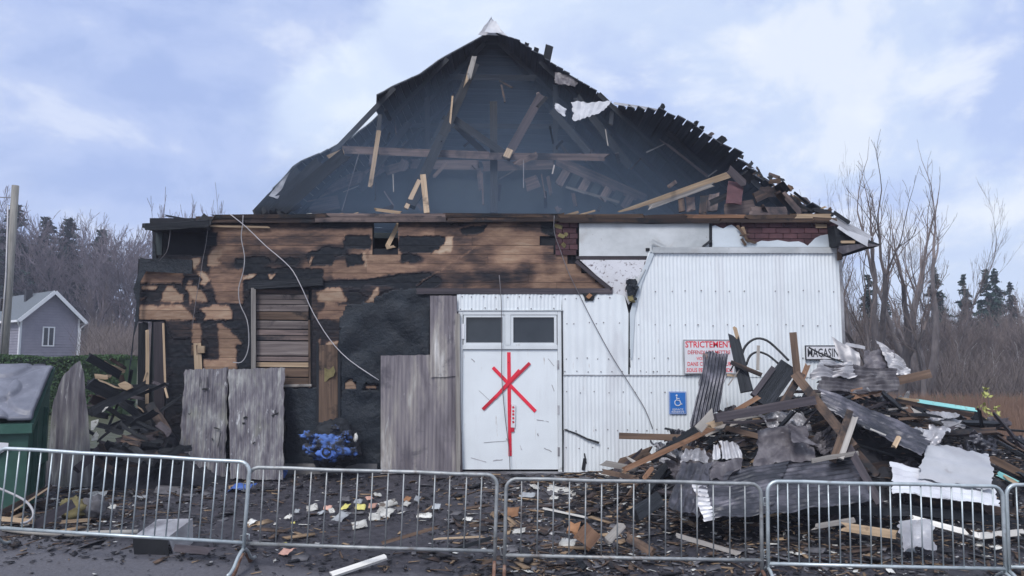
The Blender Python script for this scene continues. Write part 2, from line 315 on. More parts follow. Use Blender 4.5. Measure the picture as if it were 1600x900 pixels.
# ground: wet asphalt lane in front, soot and ash round the building, brown field beyond
m, t, b = newmat('ground')
g = N(t, 'ShaderNodeNewGeometry'); sp = N(t, 'ShaderNodeSeparateXYZ'); t.links.new(g.outputs['Position'], sp.inputs[0])
v = coords(t, (1, 1, 1), False)
a1 = ramp(t, noi(t, v, 9, 8, .7), [(.3, (.020, .020, .026)), (.5, (.042, .040, .049)), (.72, (.085, .08, .092))])
a2 = ramp(t, noi(t, v, 30, 6, .7), [(.3, (.085, .083, .095)), (.6, (.125, .122, .138)), (.8, (.17, .165, .18))])
mr = N(t, 'ShaderNodeMath', operation='MULTIPLY_ADD'); t.links.new(noi(t, v, 1.1, 6, .6, .3), mr.inputs[0]); mr.inputs[1].default_value = 1.5; t.links.new(sp.outputs['Y'], mr.inputs[2])
ma = N(t, 'ShaderNodeMath', operation='MULTIPLY_ADD'); t.links.new(sp.outputs['X'], ma.inputs[0]); ma.inputs[1].default_value = .16; t.links.new(mr.outputs[0], ma.inputs[2])
k = N(t, 'ShaderNodeMapRange', interpolation_type='SMOOTHSTEP'); t.links.new(ma.outputs[0], k.inputs[0])
k.inputs[1].default_value = -3.95; k.inputs[2].default_value = -4.6; 
c = mixc(t, k.outputs[0], a1, a2)
far = N(t, 'ShaderNodeMapRange', interpolation_type='SMOOTHSTEP'); t.links.new(sp.outputs['Y'], far.inputs[0]); far.inputs[1].default_value = 1; far.inputs[2].default_value = 4
fld = ramp(t, noi(t, v, 2.2, 8, .65), [(.3, (.035, .045, .02)), (.55, (.06, .062, .03)), (.75, (.075, .095, .04))])
c = mixc(t, far.outputs[0], c, fld)
t.links.new(c, b.inputs['Base Color']); 
rr = ramp(t, noi(t, v, 3, 5, .6), [(.35, .45), (.7, .85)]); t.links.new(rr, b.inputs['Roughness']); b.inputs['Specular IOR Level'].default_value = .4
bump(t, b, noi(t, v, 22, 8, .75), .6, .03)

# ------------------------------------------------------------------ more shape helpers
def frame(p0, X, n):
    X = X.normalized(); Z = n-X*n.dot(X)
    Z = Z.normalized() if Z.length > 1e-5 else X.orthogonal().normalized()
    Y = Z.cross(X)
    return Matrix(((X.x, Y.x, Z.x, p0.x), (X.y, Y.y, Z.y, p0.y), (X.z, Y.z, Z.z, p0.z), (0, 0, 0, 1)))
def put(o, Mx, parent=None):
    if parent is not None:
        o.parent = parent; o.matrix_local = Mx
    else: o.matrix_world = Mx
    return o
def beam_geo(L, w, t, seg=3, jag=(0, 0), warp=0., taper=(1, 1), rs=None):
    r = rs or rng; V = []; Fs = []
    ph = r.uniform(0, 100)
    for i in range(seg+1):
        u = i/seg; ww = w*(taper[0]+(taper[1]-taper[0])*u)*(1+.06*fn(u*7, ph)); x = u*L
        for zz in (-1, 1):
            for yy in (-1, 0, 1):
                j = 0
                if i == 0 and jag[0]: j = r.uniform(0, 1)*jag[0]
                if i == seg and jag[1]: j = -r.uniform(0, 1)*jag[1]
                V.append((x+j, yy*ww/2+warp*fn(u*2+ph, 3), zz*t/2+warp*fn(u*2.3, ph)+.004*fn(u*9, yy, ph)))
    for i in range(seg):
        a, b2 = i*6, i*6+6
        ring = [0, 1, 2, 5, 4, 3]
        for k in range(6):
            p, q = ring[k], ring[(k+1) % 6]
            Fs.append((a+p, b2+p, b2+q, a+q))
    Fs += [(0, 1, 4, 3), (1, 2, 5, 4)]
    e = seg*6
    Fs += [(e, e+3, e+4, e+1), (e+1, e+4, e+5, e+2)]
    return V, Fs
def beam(name, p0, p1, w, t, m, parent=None, n=None, roll=0., jag=(0, 0), warp=0., seg=3, taper=(1, 1)):
    p0, p1 = Vector(p0), Vector(p1); X = p1-p0; L = X.length
    V, Fs = beam_geo(L, w, t, seg, jag, warp, taper)
    o = mk(name, V, Fs, mat(m))
    n = (CAM-(p0+p1)/2) if n is None else Vector(n)
    Mx = frame(p0, X, n)
    if roll: Mx = Mx @ Matrix.Rotation(roll, 4, 'X')
    return put(o, Mx, parent)
def bpx(name, a, b, wpx, t, m, parent=None, **k):
    p0, p1 = P(*a), P(*b)
    return beam(name, p0, p1, wpx*mpp((a[2]+b[2])/2), t, m, parent, **k)
def polyslab(name, pts, Y, th, m, parent=None, world=False):
    """flat piece with a traced outline standing at depth Y, th thick (front face at Y)"""
    q = [Vector(p) for p in pts] if world else [P(x, y, Y) for x, y in pts]
    n = len(q); V = [tuple(p) for p in q]+[(p.x, p.y+th, p.z) for p in q]
    Fs = [tuple(range(n)), tuple(range(n, 2*n))[::-1]]+[(i+n, (i+1) % n+n, (i+1) % n, i) for i in range(n)]
    o = mk(name, V, Fs, mat(m), parent)
    bm = bmesh.new(); bm.from_mesh(o.data); bmesh.ops.recalc_face_normals(bm, faces=bm.faces); bm.to_mesh(o.data); bm.free()
    return o
def inpoly(x, y, poly):
    c = False; j = len(poly)-1
    for i in range(len(poly)):
        xi, yi = poly[i]; xj, yj = poly[j]
        if (yi > y) != (yj > y) and x < (xj-xi)*(y-yi)/(yj-yi)+xi: c = not c
        j = i
    return c
def corr(name, pts, Y, pitch, amp, m, parent=None, th=.004, nz=8, bow=0., rag=0.):
    """vertical corrugated sheet cut to an outline (pixels), front at depth Y"""
    q = [P(x, y, Y) for x, y in pts]; xs = [p.x for p in q]; x0, x1 = min(xs)+1e-4, max(xs)-1e-4
    n = max(2, int((x1-x0)/(pitch/6))); V = []; Fs = []
    for i in range(n+1):
        x = x0+(x1-x0)*i/n; zs = []
        for a in range(len(q)):
            A, B = q[a], q[(a+1) % len(q)]
            if (A.x > x) != (B.x > x): zs.append(A.z+(B.z-A.z)*(x-A.x)/(B.x-A.x))
        lo, hi = (min(zs), max(zs)) if zs else (q[0].z, q[0].z)
        if rag: lo += rag*fn(x*9, 1.3, Y); hi += rag*fn(x*11, 7.3, Y)
        for kz in range(nz+1):
            z = lo+(hi-lo)*kz/nz
            V.append((x, Y-amp*(1+math.sin(2*math.pi*x/pitch))-bow*fn(x*1.1, z*.9, 5)-.004*fn(x*4, z*1.5), z))
    for i in range(n):
        for kz in range(nz):
            a = i*(nz+1)+kz; Fs.append((a, a+nz+1, a+nz+2, a+1))
    o = mk(name, V, Fs, mat(m), parent, smooth=True)
    s = o.modifiers.new('thickness', 'SOLIDIFY'); s.thickness = th; s.offset = -1
    e = o.modifiers.new('crisp_edges', 'EDGE_SPLIT'); e.split_angle = R(65)
    return o
def sheet(name, c4, nu, nv, pitch, amp, m, parent=None, crumple=.02, rag=.02, th=.004, axis='v', cs=2.2, seed=0, bend=0.):
    """torn sheet metal: bilinear patch c4=(p00,p10,p11,p01), corrugated, dented and ragged at its edges"""
    p00, p10, p11, p01 = [Vector(c) for c in c4]
    if crumple >= .07: nu, nv = max(nu, 26), max(nv, 22)
    if amp:
        if axis == 'v': nu = max(nu, int((p10-p00).length/pitch*6))
        else: nv = max(nv, int((p01-p00).length/pitch*6))
    o0 = (p00+p10+p11+p01)/4; nrm = (p10-p00).cross(p01-p00).normalized()
    V = []; Fs = []; Lu = ((p10-p00).length+(p11-p01).length)/2; Lv = ((p01-p00).length+(p11-p10).length)/2
    for i in range(nu+1):
        for j in range(nv+1):
            u, v = i/nu, j/nv
            uu, vv = u, v
            if i in (0, nu): uu += (rag*fn(v*Lv*5, seed+i*.37, 2)+rag*.6*fn(v*Lv*17, seed, 4))/max(Lu, .1)
            if j in (0, nv): vv += (rag*fn(u*Lu*5, seed+9+j*.31, 2)+rag*.6*fn(u*Lu*17, seed, 8))/max(Lv, .1)
            p = p00*(1-uu)*(1-vv)+p10*uu*(1-vv)+p11*uu*vv+p01*(1-uu)*vv
            s = u*Lu if axis == 'v' else v*Lv
            h = amp*math.sin(2*math.pi*s/pitch)*(1+.5*fn(u*3+seed, v*3)) if amp else 0
            if crumple >= .07:      # creased folds rather than soft waves
                q1 = fn(u*Lu*cs+seed, v*Lv*cs*.8, 1); q2 = fn(u*Lu*cs*1.9-v*Lv*cs+seed, v*Lv*cs*1.7, 3); q3_ = fn(u*Lu*cs*4.3+v*Lv*cs*2, v*Lv*cs*3.9+seed, 5)
                h += crumple*(1.1*abs(q1)+.75*abs(q2)+.28*abs(q3_)-.5)
            else: h += crumple*(fn(u*Lu*cs+seed, v*Lv*cs, 1)+.5*abs(fn(u*Lu*cs*2.7, v*Lv*cs*2.7+seed, 3)))
            h += bend*(4*u*(1-u) if axis == 'v' else 4*v*(1-v))
            V.append(p-o0+nrm*h)
    for i in range(nu):
        for j in range(nv):
            a = i*(nv+1)+j; Fs.append((a, a+nv+1, a+nv+2, a+1))
    o = mk(name, V, Fs, mat(m), parent, loc=o0, smooth=True)
    s = o.modifiers.new('thickness', 'SOLIDIFY'); s.thickness = th; s.offset = 0
    e = o.modifiers.new('crisp_edges', 'EDGE_SPLIT'); e.split_angle = R(16 if crumple >= .07 else 65)
    return o
def spx(name, c, *a, **k): return sheet(name, [P(*q) for q in c], *a, **k)
def text(name, body, width, height, m, parent, loc, rot=(R(90), 0, 0), bold=.012, depth=.002, center=True):
    cu = bpy.data.curves.new(name, 'FONT'); cu.body = body; cu.size = 1; cu.offset = bold; cu.extrude = .01; cu.resolution_u = 2
    cu.align_x = 'CENTER' if center else 'LEFT'
    o = bpy.data.objects.new(name, cu); COL.objects.link(o)
    dg = bpy.context.evaluated_depsgraph_get(); me = bpy.data.meshes.new_from_object(o.evaluated_get(dg))
    bpy.data.objects.remove(o); bpy.data.curves.remove(cu)
    xs = [v.co.x for v in me.vertices]; ys = [v.co.y for v in me.vertices]
    sx = width/(max(xs)-min(xs)); sy = height/(max(ys)-min(ys)); cx = (max(xs)+min(xs))/2
    me.transform(Matrix.Diagonal((sx, sy, depth/.02, 1)) @ Matrix.Translation((-cx, -min(ys), 0)))
    me.materials.clear(); me.materials.append(mat(m)); me.name = name
    o = inst(name, me, parent); o.location = loc; o.rotation_euler = rot
    return o

# ------------------------------------------------------------------ ground
def axis(lo, hi, a, b, step, grow=1.35):
    xs = list(np.arange(a, b+1e-6, step)); s = step; x = a
    L = []
    while x > lo: s *= grow; x -= s; L.append(x)
    s = step; x = b; U = []
    while x < hi: s *= grow; x += s; U.append(x)
    return L[::-1]+xs+U
gx = axis(-700, 700, -9, 9.5, .09); gy = axis(-60, 900, -6.2, 1.0, .07)
V = []
for y in gy:
    for x in gx:
        z = gz(x, y)
        if -7 < y < 1.5 and abs(x) < 11:
            f = sstep(-4.9, -3.6, y)
            z += f*(.03*fn(x*1.3, y*1.3)+.022*fn(x*4, y*4, 3)+.014*fn(x*11, y*11, 5))+.004*fn(x*9, y*9, 2)
        V.append((x, y, z))
nx_ = len(gx)
Fs = [(j*nx_+i, j*nx_+i+1, (j+1)*nx_+i+1, (j+1)*nx_+i) for j in range(len(gy)-1) for i in range(nx_-1)]
props(mk('ground', V, Fs, mat('ground'), smooth=True), kind='structure')

# ================================================================== THE BURNT BUILDING
B = thing('burnt_building', 'burnt-out store with a collapsed charred roof, scorched planks and white metal cladding', 'building')
def W(px, py, Y=0.): return P(px, py, Y)
XL, XR, ZT = W(215, 600).x, W(1317, 600).x, W(800, 340).z
# core of walls behind the cladding, with openings left free
OPEN = [(392, 448, 487, 605), (582, 346, 622, 388), (716, 487, 878, 738), (213, 502, 256, 720), (232, 350, 318, 404)]
def backing():
    xs = sorted({213, 1318}|{q for o in OPEN for q in (o[0], o[2])}); ys = sorted({340, 745}|{q for o in OPEN for q in (o[1], o[3])})
    mb = MB()
    for i in range(len(xs)-1):
        for j in range(len(ys)-1):
            cx, cy = (xs[i]+xs[i+1])/2, (ys[j]+ys[j+1])/2
            if any(o[0] < cx < o[2] and o[1] < cy < o[3] for o in OPEN): continue
            if cx < 238 and cy < 404: continue
            x0, x1 = W(xs[i], cy).x, W(xs[i+1], cy).x; z1, z0 = W(cx, ys[j]).z, W(cx, ys[j+1]).z
            mb.box(x0, x1, .045, .15, z0, z1)
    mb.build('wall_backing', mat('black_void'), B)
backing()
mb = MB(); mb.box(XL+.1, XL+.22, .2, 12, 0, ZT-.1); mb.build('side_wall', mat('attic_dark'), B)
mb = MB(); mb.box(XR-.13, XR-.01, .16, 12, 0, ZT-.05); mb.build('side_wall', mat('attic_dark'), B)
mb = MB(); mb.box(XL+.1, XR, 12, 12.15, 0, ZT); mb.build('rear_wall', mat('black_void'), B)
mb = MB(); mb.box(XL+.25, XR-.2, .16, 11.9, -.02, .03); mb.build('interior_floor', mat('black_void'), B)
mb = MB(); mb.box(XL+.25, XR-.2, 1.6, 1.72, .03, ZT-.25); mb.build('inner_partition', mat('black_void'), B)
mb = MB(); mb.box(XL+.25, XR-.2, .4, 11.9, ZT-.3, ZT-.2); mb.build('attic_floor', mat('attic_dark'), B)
# concrete footing showing along the bottom of the charred corner
mb = MB(); mb.box(W(190, 735).x, W(590, 735).x, -.06, .2, -.25, W(500, 724).z); o = mb.build('footing', mat('concrete'), B)

# --- scorched plank cladding: every plank its own board
TAN = [
 (.72, [(324,416),(325,400),(335,390),(348,390),(348,398),(341,404),(345,414),(334,417)]), (.82, [(296,409),(300,404),(313,404),(312,412),(304,416),(310,420),(300,418)]),
 (.8, [(307,425),(320,424),(329,438),(320,445),(308,444),(316,438)]), (.75, [(221,447),(246,446),(244,453),(224,453)]), (.75, [(218,466),(228,464),(226,468),(218,468)]),
 (.74, [(251,472),(260,447),(270,447),(278,458),(288,460),(287,472)]), (.74, [(289,448),(306,447),(318,458),(327,472),(304,472),(298,460)]), (.66, [(296,438),(302,437),(300,446),(292,446)]),
 (.52, [(218,422),(286,422),(286,443),(218,443)]), (.5, [(328,420),(380,420),(380,474),(340,474),(330,446)]), (.68, [(218,477),(284,477),(296,488),(308,500),(218,500)]),
 (.7, [(310,484),(336,476),(360,478),(364,499),(318,500),(324,490)]), (.62, [(342,504),(350,510),(368,524),(378,535),(380,540),(342,540)]), (.64, [(318,562),(342,562),(342,540),(370,540),(370,578),(318,578)]),
 (.74, [(498,458),(510,450),(530,448),(536,456),(540,473),(498,472)]), (.52, [(499,488),(510,476),(554,476),(538,500),(496,499)]), (.76, [(569,473),(580,460),(588,449),(593,449),(592,458),(584,473)]),
 (.8, [(658,462),(672,461),(675,469),(658,468)]), (.78, [(506,539),(518,533),(528,533),(528,539)]), (.74, [(539,608),(540,598),(548,591),(553,594),(557,600),(557,608)]),
 (.8, [(566,395),(572,395),(575,417),(569,417)]), (.85, [(698,369),(708,369),(706,394),(676,395),(690,386)]), (.66, [(575,390),(625,389),(628,408),(575,408)]),
 (.55, [(585,406),(655,412),(650,424),(570,436),(520,436),(520,424)]), (.8, [(592,393),(616,389),(617,396)]), (.78, [(482,412),(488,400),(490,402),(486,412),(482,415)]), (.76, [(538,367),(542,367),(540,376)]),
 (.62, [(300,505),(314,505),(314,536),(300,536)]), (.55, [(508,470),(530,474),(529,484),(505,484)]), (.6, [(536,470),(542,462),(540,474)]), (.45, [(456,660),(480,655),(486,664),(470,672),(458,670)]),
 (.85, [(376,432),(402,427),(398,434),(380,438)]), (.85, [(420,430),(430,428),(426,437),(420,436)]), (.62, [(205,560),(235,560),(235,574),(205,574)]), (.6, [(240,600),(250,596),(254,612),(242,616)]), (.6, [(296,448),(300,448),(300,474),(296,474)]),
 (.56, [(650,446),(653,446),(799,351),(797,350)]), (.55, [(797,349),(799,351),(947,452),(944,452)]), (.7, [(470,660),(486,657),(484,666),(474,668)]), (.7, [(570,602),(590,602),(588,607),(572,607)]), (.62, [(500,528),(500,640),(498,640),(498,528)]),
]
BLK = [
 [(333,396),(338,394),(337,415),(333,415)], [(538,368),(580,368),(580,390),(538,388)], [(480,396),(500,390),(524,392),(520,414),(482,416)], [(540,398),(566,397),(572,418),(542,419)],
 [(625,369),(698,369),(696,382),(688,388),(674,395),(620,394)], [(325,364),(338,364),(338,384),(325,384)], [(366,404),(410,406),(408,422),(368,420)], [(380,418),(505,420),(505,452),(380,452)],
 [(720,357),(760,352),(750,366),(724,366)], [(846,345),(868,345),(868,374),(846,362)],
]
SOFT = [(640,405,17,8,.5),(470,352,90,7,.22),(560,347,60,9,.26),(380,344,60,7,.3),(700,345,90,7,.2),(440,400,40,10,.16),(355,374,22,7,.2),(690,437,40,16,.26),(760,440,40,14,.24),(820,430,14,22,.2),(650,440,36,12,.34),(560,440,60,9,.24),
        (745,395,28,14,.16),(700,412,24,10,.12),(480,372,30,8,.16),(415,380,24,6,.1),(600,430,26,8,.22),(860,400,10,30,.14),(900,442,30,6,.12),(358,440,10,22,.14),(450,412,20,8,.3),(520,395,22,12,.4),(395,412,26,10,.4),(318,380,14,40,.4),(845,352,40,10,.18)]
bb = lambda q: (min(p[0] for p in q), min(p[1] for p in q), max(p[0] for p in q), max(p[1] for p in q))
TANB = [(v, q, bb(q)) for v, q in TAN]; BLKB = [(q, bb(q)) for q in BLK]
def burn(px, py):
    return (burn1(px, py)*2+burn1(px+1.6, py+.8)+burn1(px-1.5, py+1.1)+burn1(px+.4, py-1.7))/5
def burn1(px, py):
    nxp = px+3.2*fn(px*.11, py*.11, 2)+1.6*fn(px*.33, py*.33, 4); nyp = py+2.4*fn(px*.12, py*.12, 8)+1.2*fn(px*.35, py*.3, 6)
    for v, q, (a0, b0, a1, b1) in TANB:
        if a0 < nxp < a1 and b0 < nyp < b1 and inpoly(nxp, nyp, q): return v+.10*fn(px*.05, py*.3, 1)
    for q, (a0, b0, a1, b1) in BLKB:
        if a0 < nxp < a1 and b0 < nyp < b1 and inpoly(nxp, nyp, q): return .03
    if py < 452 and px > 318:
        v = .50+.20*fn(px*.012, py*.03, 3)+.14*fn(px*.03, py*.10, 9)-.22*max(0, fn(px*.018, py*.022, 31))
        if px > 690 and abs(px-800) < (py-340)*1.5: v += .06
        for cx, cy, rx, ry, s in SOFT:
            d = ((nxp-cx)/rx)**2+((nyp-cy)/ry)**2
            if d < 2.2: v -= s*(1-sstep(.2, 2.2, d))
        if py > 434 and px < 640: v -= .3*sstep(434, 444, nyp)
        return max(.05, v)
    v = .08+.30*max(0, fn(px*.02, py*.03, 12))
    if py < 502 and px < 390: v += .06
    if px > 487 and px < 545: v += .08
    return v
ROW = .163
row_z = 0.0; ri = 0; planks = 0
while row_z < ZT-.02:
    z0, z1 = row_z+.003, min(row_z+ROW-.003, ZT); zc = (z0+z1)/2
    py = proj((-2, 0, zc))[1]
    L = 318+6*fn(ri*1.7, 2) if py < 405 else 240 if py < 412 else 217
    if 502 < py < 720: L = 258
    Rr = (870 if py < 376 else 840+(py-374)*1.5) if py < 453 else 674
    iv = [(L, Rr)]
    for o in (OPEN[0], OPEN[1]):
        if o[1]-4 < py < o[3]+4:
            nv = []
            for a, b_ in iv:
                if b_ <= o[0] or a >= o[2]: nv.append((a, b_)); continue
                if a < o[0]: nv.append((a, o[0]))
                if b_ > o[2]: nv.append((o[2], b_))
            iv = nv
    for a, b_ in iv:
        xa, xb = W(a, py).x, W(b_, py).x
        cuts = [xa]; x = xa+rng.uniform(.6, 3.2)
        while x < xb-.5: cuts.append(x); x += rng.uniform(1.4, 3.6)
        cuts.append(xb)
        for s in range(len(cuts)-1):
            c0, c1 = cuts[s]+.002, cuts[s+1]-.002; Ln = c1-c0
            if Ln < .05: continue
            nx = max(2, int(Ln/.018)); nz = 8; jy = rng.uniform(-.004, .004); tilt = rng.uniform(0, .008)
            V = []; Bv = []
            e0, e1 = rng.uniform(0, 50), rng.uniform(0, 50)
            for i in range(nx+1):
                for k_ in range(nz):
                    u = i/nx; x = c0+Ln*u; kk = k_/(nz-1); z = z0+(z1-z0)*kk
                    if i == 0 and s == 0 and a in (L,) and py < 412: x += .06*fn(z*30, e0)
                    p = proj((x, 0, z)); bv = burn(*p)
                    yv = jy-.006+tilt*(1-kk)+.003*fn(x*5, z*20)+(.010 if bv < .15 else 0)+.006*fn(x*14, z*14, 3)*(1 if bv < .2 else .2)
                    V.append((x-c0, yv, z-z0)); Bv.append(bv)
            n0 = len(V)
            for i in range(nx+1):
                for k_ in (0, nz-1): V.append((V[i*nz+k_][0], .03, V[i*nz+k_][2])); Bv.append(0.)
            Fs = []
            for i in range(nx):
                for k_ in range(nz-1): q = i*nz+k_; Fs.append((q, q+nz, q+nz+1, q+1))
                q = i*nz; r_ = n0+i*2; Fs.append((q, r_, r_+2, q+nz)); q = i*nz+nz-1; r_ += 1; Fs.append((q, q+nz, r_+2, r_))
            o = mk('wall_plank', V, Fs, mat('wall_plank'), B, loc=(c0, 0, z0))
            at = o.data.attributes.new('burn', 'FLOAT', 'POINT'); at.data.foreach_set('value', Bv); planks += 1
    row_z += ROW; ri += 1

# --- tar paper over the planks between the boarded window and the door
def wrinkled(name, poly, Y, m, step=.028, amp=.04, holes=(), sc=3.):
    q = [P(x, y, Y) for x, y in poly]; x0, x1 = min(p.x for p in q), max(p.x for p in q); z0, z1 = min(p.z for p in q), max(p.z for p in q)
    nx, nz = int((x1-x0)/step), int((z1-z0)/step); V = []; idx = {}; Fs = []
    for i in range(nx+1):
        for j in range(nz+1):
            x, z = x0+i*step, z0+j*step
            fold = abs(fn(x*sc*.6+z*sc*.5, z*sc*.35-x*sc*.35, 4))
            V.append((x, Y-amp*(fn(x*sc, z*sc, 1)*.5+fold)-.004*fn(x*20, z*20), z))
    for i in range(nx):
        for j in range(nz):
            px, py = proj((x0+(i+.5)*step, Y, z0+(j+.5)*step)); px += 3*fn(px*.1, py*.1); py += 3*fn(px*.1, py*.1, 5)
            if inpoly(px, py, poly) and not any(inpoly(px, py, h) for h in holes):
                a = i*(nz+1)+j; Fs.append((a, a+nz+1, a+nz+2, a+1))
    o = mk(name, V, Fs, mat(m), B, smooth=True)
    bm = bmesh.new(); bm.from_mesh(o.data); bmesh.ops.delete(bm, geom=[v for v in bm.verts if not v.link_faces], context='VERTS'); bm.to_mesh(o.data); bm.free()
    s = o.modifiers.new('thickness', 'SOLIDIFY'); s.thickness = .003
    return o
wrinkled('tar_paper', [(540,478),(566,472),(620,452),(672,450),(674,560),(600,566),(596,732),(532,732),(531,500)], -.02, 'tar_paper', amp=.065, holes=[TAN[19][1], TAN[16][1], [(568,600),(592,600),(592,609),(568,609)]])
wrinkled('tar_paper', [(446,606),(497,604),(497,735),(446,735)], -.02, 'tar_paper', amp=.02)
# strip of lath and old plaster left standing beside it
bpx('lath_strip', (513, 735, -.03), (513, 538, -.03), 28, .03, 'wood_brown', B, jag=(0, .03))
polyslab('plaster_remnant', [(500,577),(506,574),(514,578),(521,572),(524,580),(521,588),(514,591),(510,596),(504,597),(501,590)], -.06, .02, 'insulation', B)
bpx('jamb_stud', (497, 735, -.03), (496, 535, -.03), 4, .04, 'char', B); bpx('jamb_stud', (530, 735, -.03), (530, 535, -.03), 4, .04, 'char', B)

# --- boarded louvre window
Wn = mk('louvre_window', *(lambda mb: (mb.v, mb.f))(MB().box(W(392,500).x, W(487,500).x, .10, .13, W(440,606).z, W(440,447).z)), mat('black_void'), B)
bpx('frame_stile', (396, 606, -.03), (396, 450, -.03), 7, .05, 'wood_grey', Wn); bpx('frame_stile', (484, 606, -.02), (483, 500, -.02), 3, .04, 'wood_brown', Wn)
bpx('frame_sill', (400, 604, -.025), (487, 602, -.025), 4, .05, 'wood_grey', Wn); bpx('frame_head', (388, 446, -.03), (505, 440, -.05), 12, .05, 'char', Wn)
for i, (y0, y1, mm) in enumerate([(452,459,'char_brown'),(460,467,'slat_wood'),(468,475,'slat_wood'),(476,486,'slat_wood'),(487,499,'wood_brown'),(501,513,'slat_wood'),(515,523,'wood_attic'),(524,531,'wood_attic'),(533,555,'slat_wood'),(557,564,'wood_attic'),(566,573,'wood_raw'),(575,588,'wood_brown'),(590,601,'wood_brown')]):
    bpx('slat', (401, (y0+y1)/2, .05+.012*(i % 3)), (482, (y0+y1)/2+.6, .05+.012*(i % 2)), y1-y0, .02, mm, Wn)
# --- hole under the eave with a splintered stick across it
bpx('splintered_lath', (604, 387, .05), (624, 347, .25), 7, .03, 'wood_raw', B, jag=(.1, 0)); bpx('splintered_lath', (602, 388, 0), (619, 384, .02), 4, .02, 'wood_raw', B, jag=(.05, .05))
# --- upper left corner: burnt box eave, recessed black wall
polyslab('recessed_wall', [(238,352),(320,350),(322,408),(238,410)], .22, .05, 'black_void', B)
mb = MB(); a, c_ = P(222, 350, -.35), P(318, 350, -.35); mb.box(a.x, c_.x, -.35, .25, a.z-.06, a.z+.01); mb.build('eave_soffit', mat('char'), B)
bpx('eave_board', (222, 355, -.37), (330, 349, -.36), 11, .04, 'char', B, jag=(.1, .05), warp=.02)
bpx('eave_board', (312, 338, -.2), (330, 352, -.2), 16, .05, 'char', B, jag=(.06, .06))
bpx('eave_board', (254, 336, -.25), (305, 345, -.25), 3, .02, 'char', B, jag=(.1, .1))
bpx('fascia_board', (304, 343, -.08), (505, 343, -.08), 10, .04, 'char_brown', B, jag=(.05, .05)); bpx('fascia_board', (490, 342, -.09), (700, 342, -.09), 10, .04, 'wood_attic', B, jag=(.05, .05))
bpx('fascia_board', (695, 343, -.085), (905, 341, -.085), 9, .04, 'char_brown', B, jag=(.05, .05)); bpx('fascia_board', (324, 353, -.06), (422, 355, -.06), 3, .02, 'wood_raw', B, jag=(.1, .1))
# --- charred flap hanging off the left corner
polyslab('hanging_tar_sheet', [(219,402),(226,404),(262,415),(300,423),(300,428),(228,424),(219,440),(218,470),(216,500),(208,530),(202,572),(200,590),(206,560),(211,500),(213,470),(208,452),(216,430)], -.12, .01, 'tar_paper', B)
polyslab('hanging_tar_sheet', [(238,380),(243,381),(244,404),(300,406),(300,424),(262,416),(238,406)], -.03, .02, 'tar_paper', B)
# --- left opening: bare studs
bpx('wall_stud', (249, 720, .02), (248, 503, .02), 15, .06, 'char_purple', B); bpx('wall_stud', (222, 720, .1), (224, 503, .1), 14, .06, 'char', B, jag=(0, .05))
bpx('wall_stud', (310, 580, -.05), (308, 536, -.05), 11, .05, 'wood_raw', B); bpx('wall_block', (300, 547, -.06), (309, 547, -.06), 16, .04, 'wood_brown', B); bpx('wall_block', (309, 546, -.07), (320, 546, -.07), 11, .04, 'wood_raw', B)
bpx('bright_lath', (230, 632, -.15), (230, 515, -.05), 5, .02, 'wood_raw', B, jag=(.02, .05), warp=.015); bpx('thin_lath', (222, 605, -.16), (229, 580, -.14), 2, .01, 'wood_raw', B)
bpx('loose_lath', (258, 600, -.1), (255, 505, -.05), 3, .015, 'wood_raw', B); bpx('loose_lath', (262, 622, -.2), (256, 600, -.1), 3, .015, 'wood_raw', B)

# --- soot-stained metal sheets beside the door
corr('sooty_sheet', [(595,556),(676,554),(676,588),(714,588),(714,740),(595,740)], -.10, .066, .006, 'sooty_sheet', B, rag=.012, bow=.012)
corr('sooty_sheet', [(672,462),(714,462),(716,588),(672,590)], -.125, .066, .007, 'sooty_sheet', B, rag=.012)
polyslab('clean_patch', [(673,574),(676,570),(682,562),(690,560),(698,564),(712,572),(712,588),(673,589)], -.141, .002, 'panel_dirty', B) if False else None
bpx('door_jamb_timber', (716, 742, -.10), (715, 490, -.10), 7, .07, 'wood_grey', B); bpx('peeled_flashing', (721, 742, -.12), (713, 490, -.11), 4, .02, 'char_purple', B, warp=.03)

# --- white corrugated cladding
PIT = .066
corr('white_sheet', [(714,460),(878,460),(878,486),(714,487)], -.06, PIT, .007, 'paint_white', B, rag=.006)
corr('white_sheet', [(878,460),(914,460),(914,468),(928,468),(928,460),(956,458),(976,462),(982,490),(982,588),(880,588)], -.058, PIT*2, .004, 'paint_white', B)
corr('white_sheet', [(880,585),(1085,585),(1085,738),(880,738)], -.056, PIT, .0045, 'paint_white', B)
corr('white_sheet', [(1014,392),(1312,392),(1319,590),(984,588),(984,490)], -.064, PIT, .0055, 'paint_white', B, bow=.010)
corr('white_sheet', [(1080,586),(1319,588),(1320,738),(1080,738)], -.056, PIT, .0055, 'paint_white', B)
mb = MB(); mb.box(XR-.012, XR+.035, -.09, .30, 0, W(1312, 392).z); mb.build('corner_trim', mat('metal_grey'), B)
bpx('sheet_lap', (880, 586, -.075), (1084, 586.5, -.075), 1.2, .006, 'metal_grey', B)
polyslab('edge_flap', [(1018,390),(1024,392),(1004,440),(992,490),(988,560),(985,560),(984,490),(1000,430)], -.10, .012, 'panel_blue_white', B)
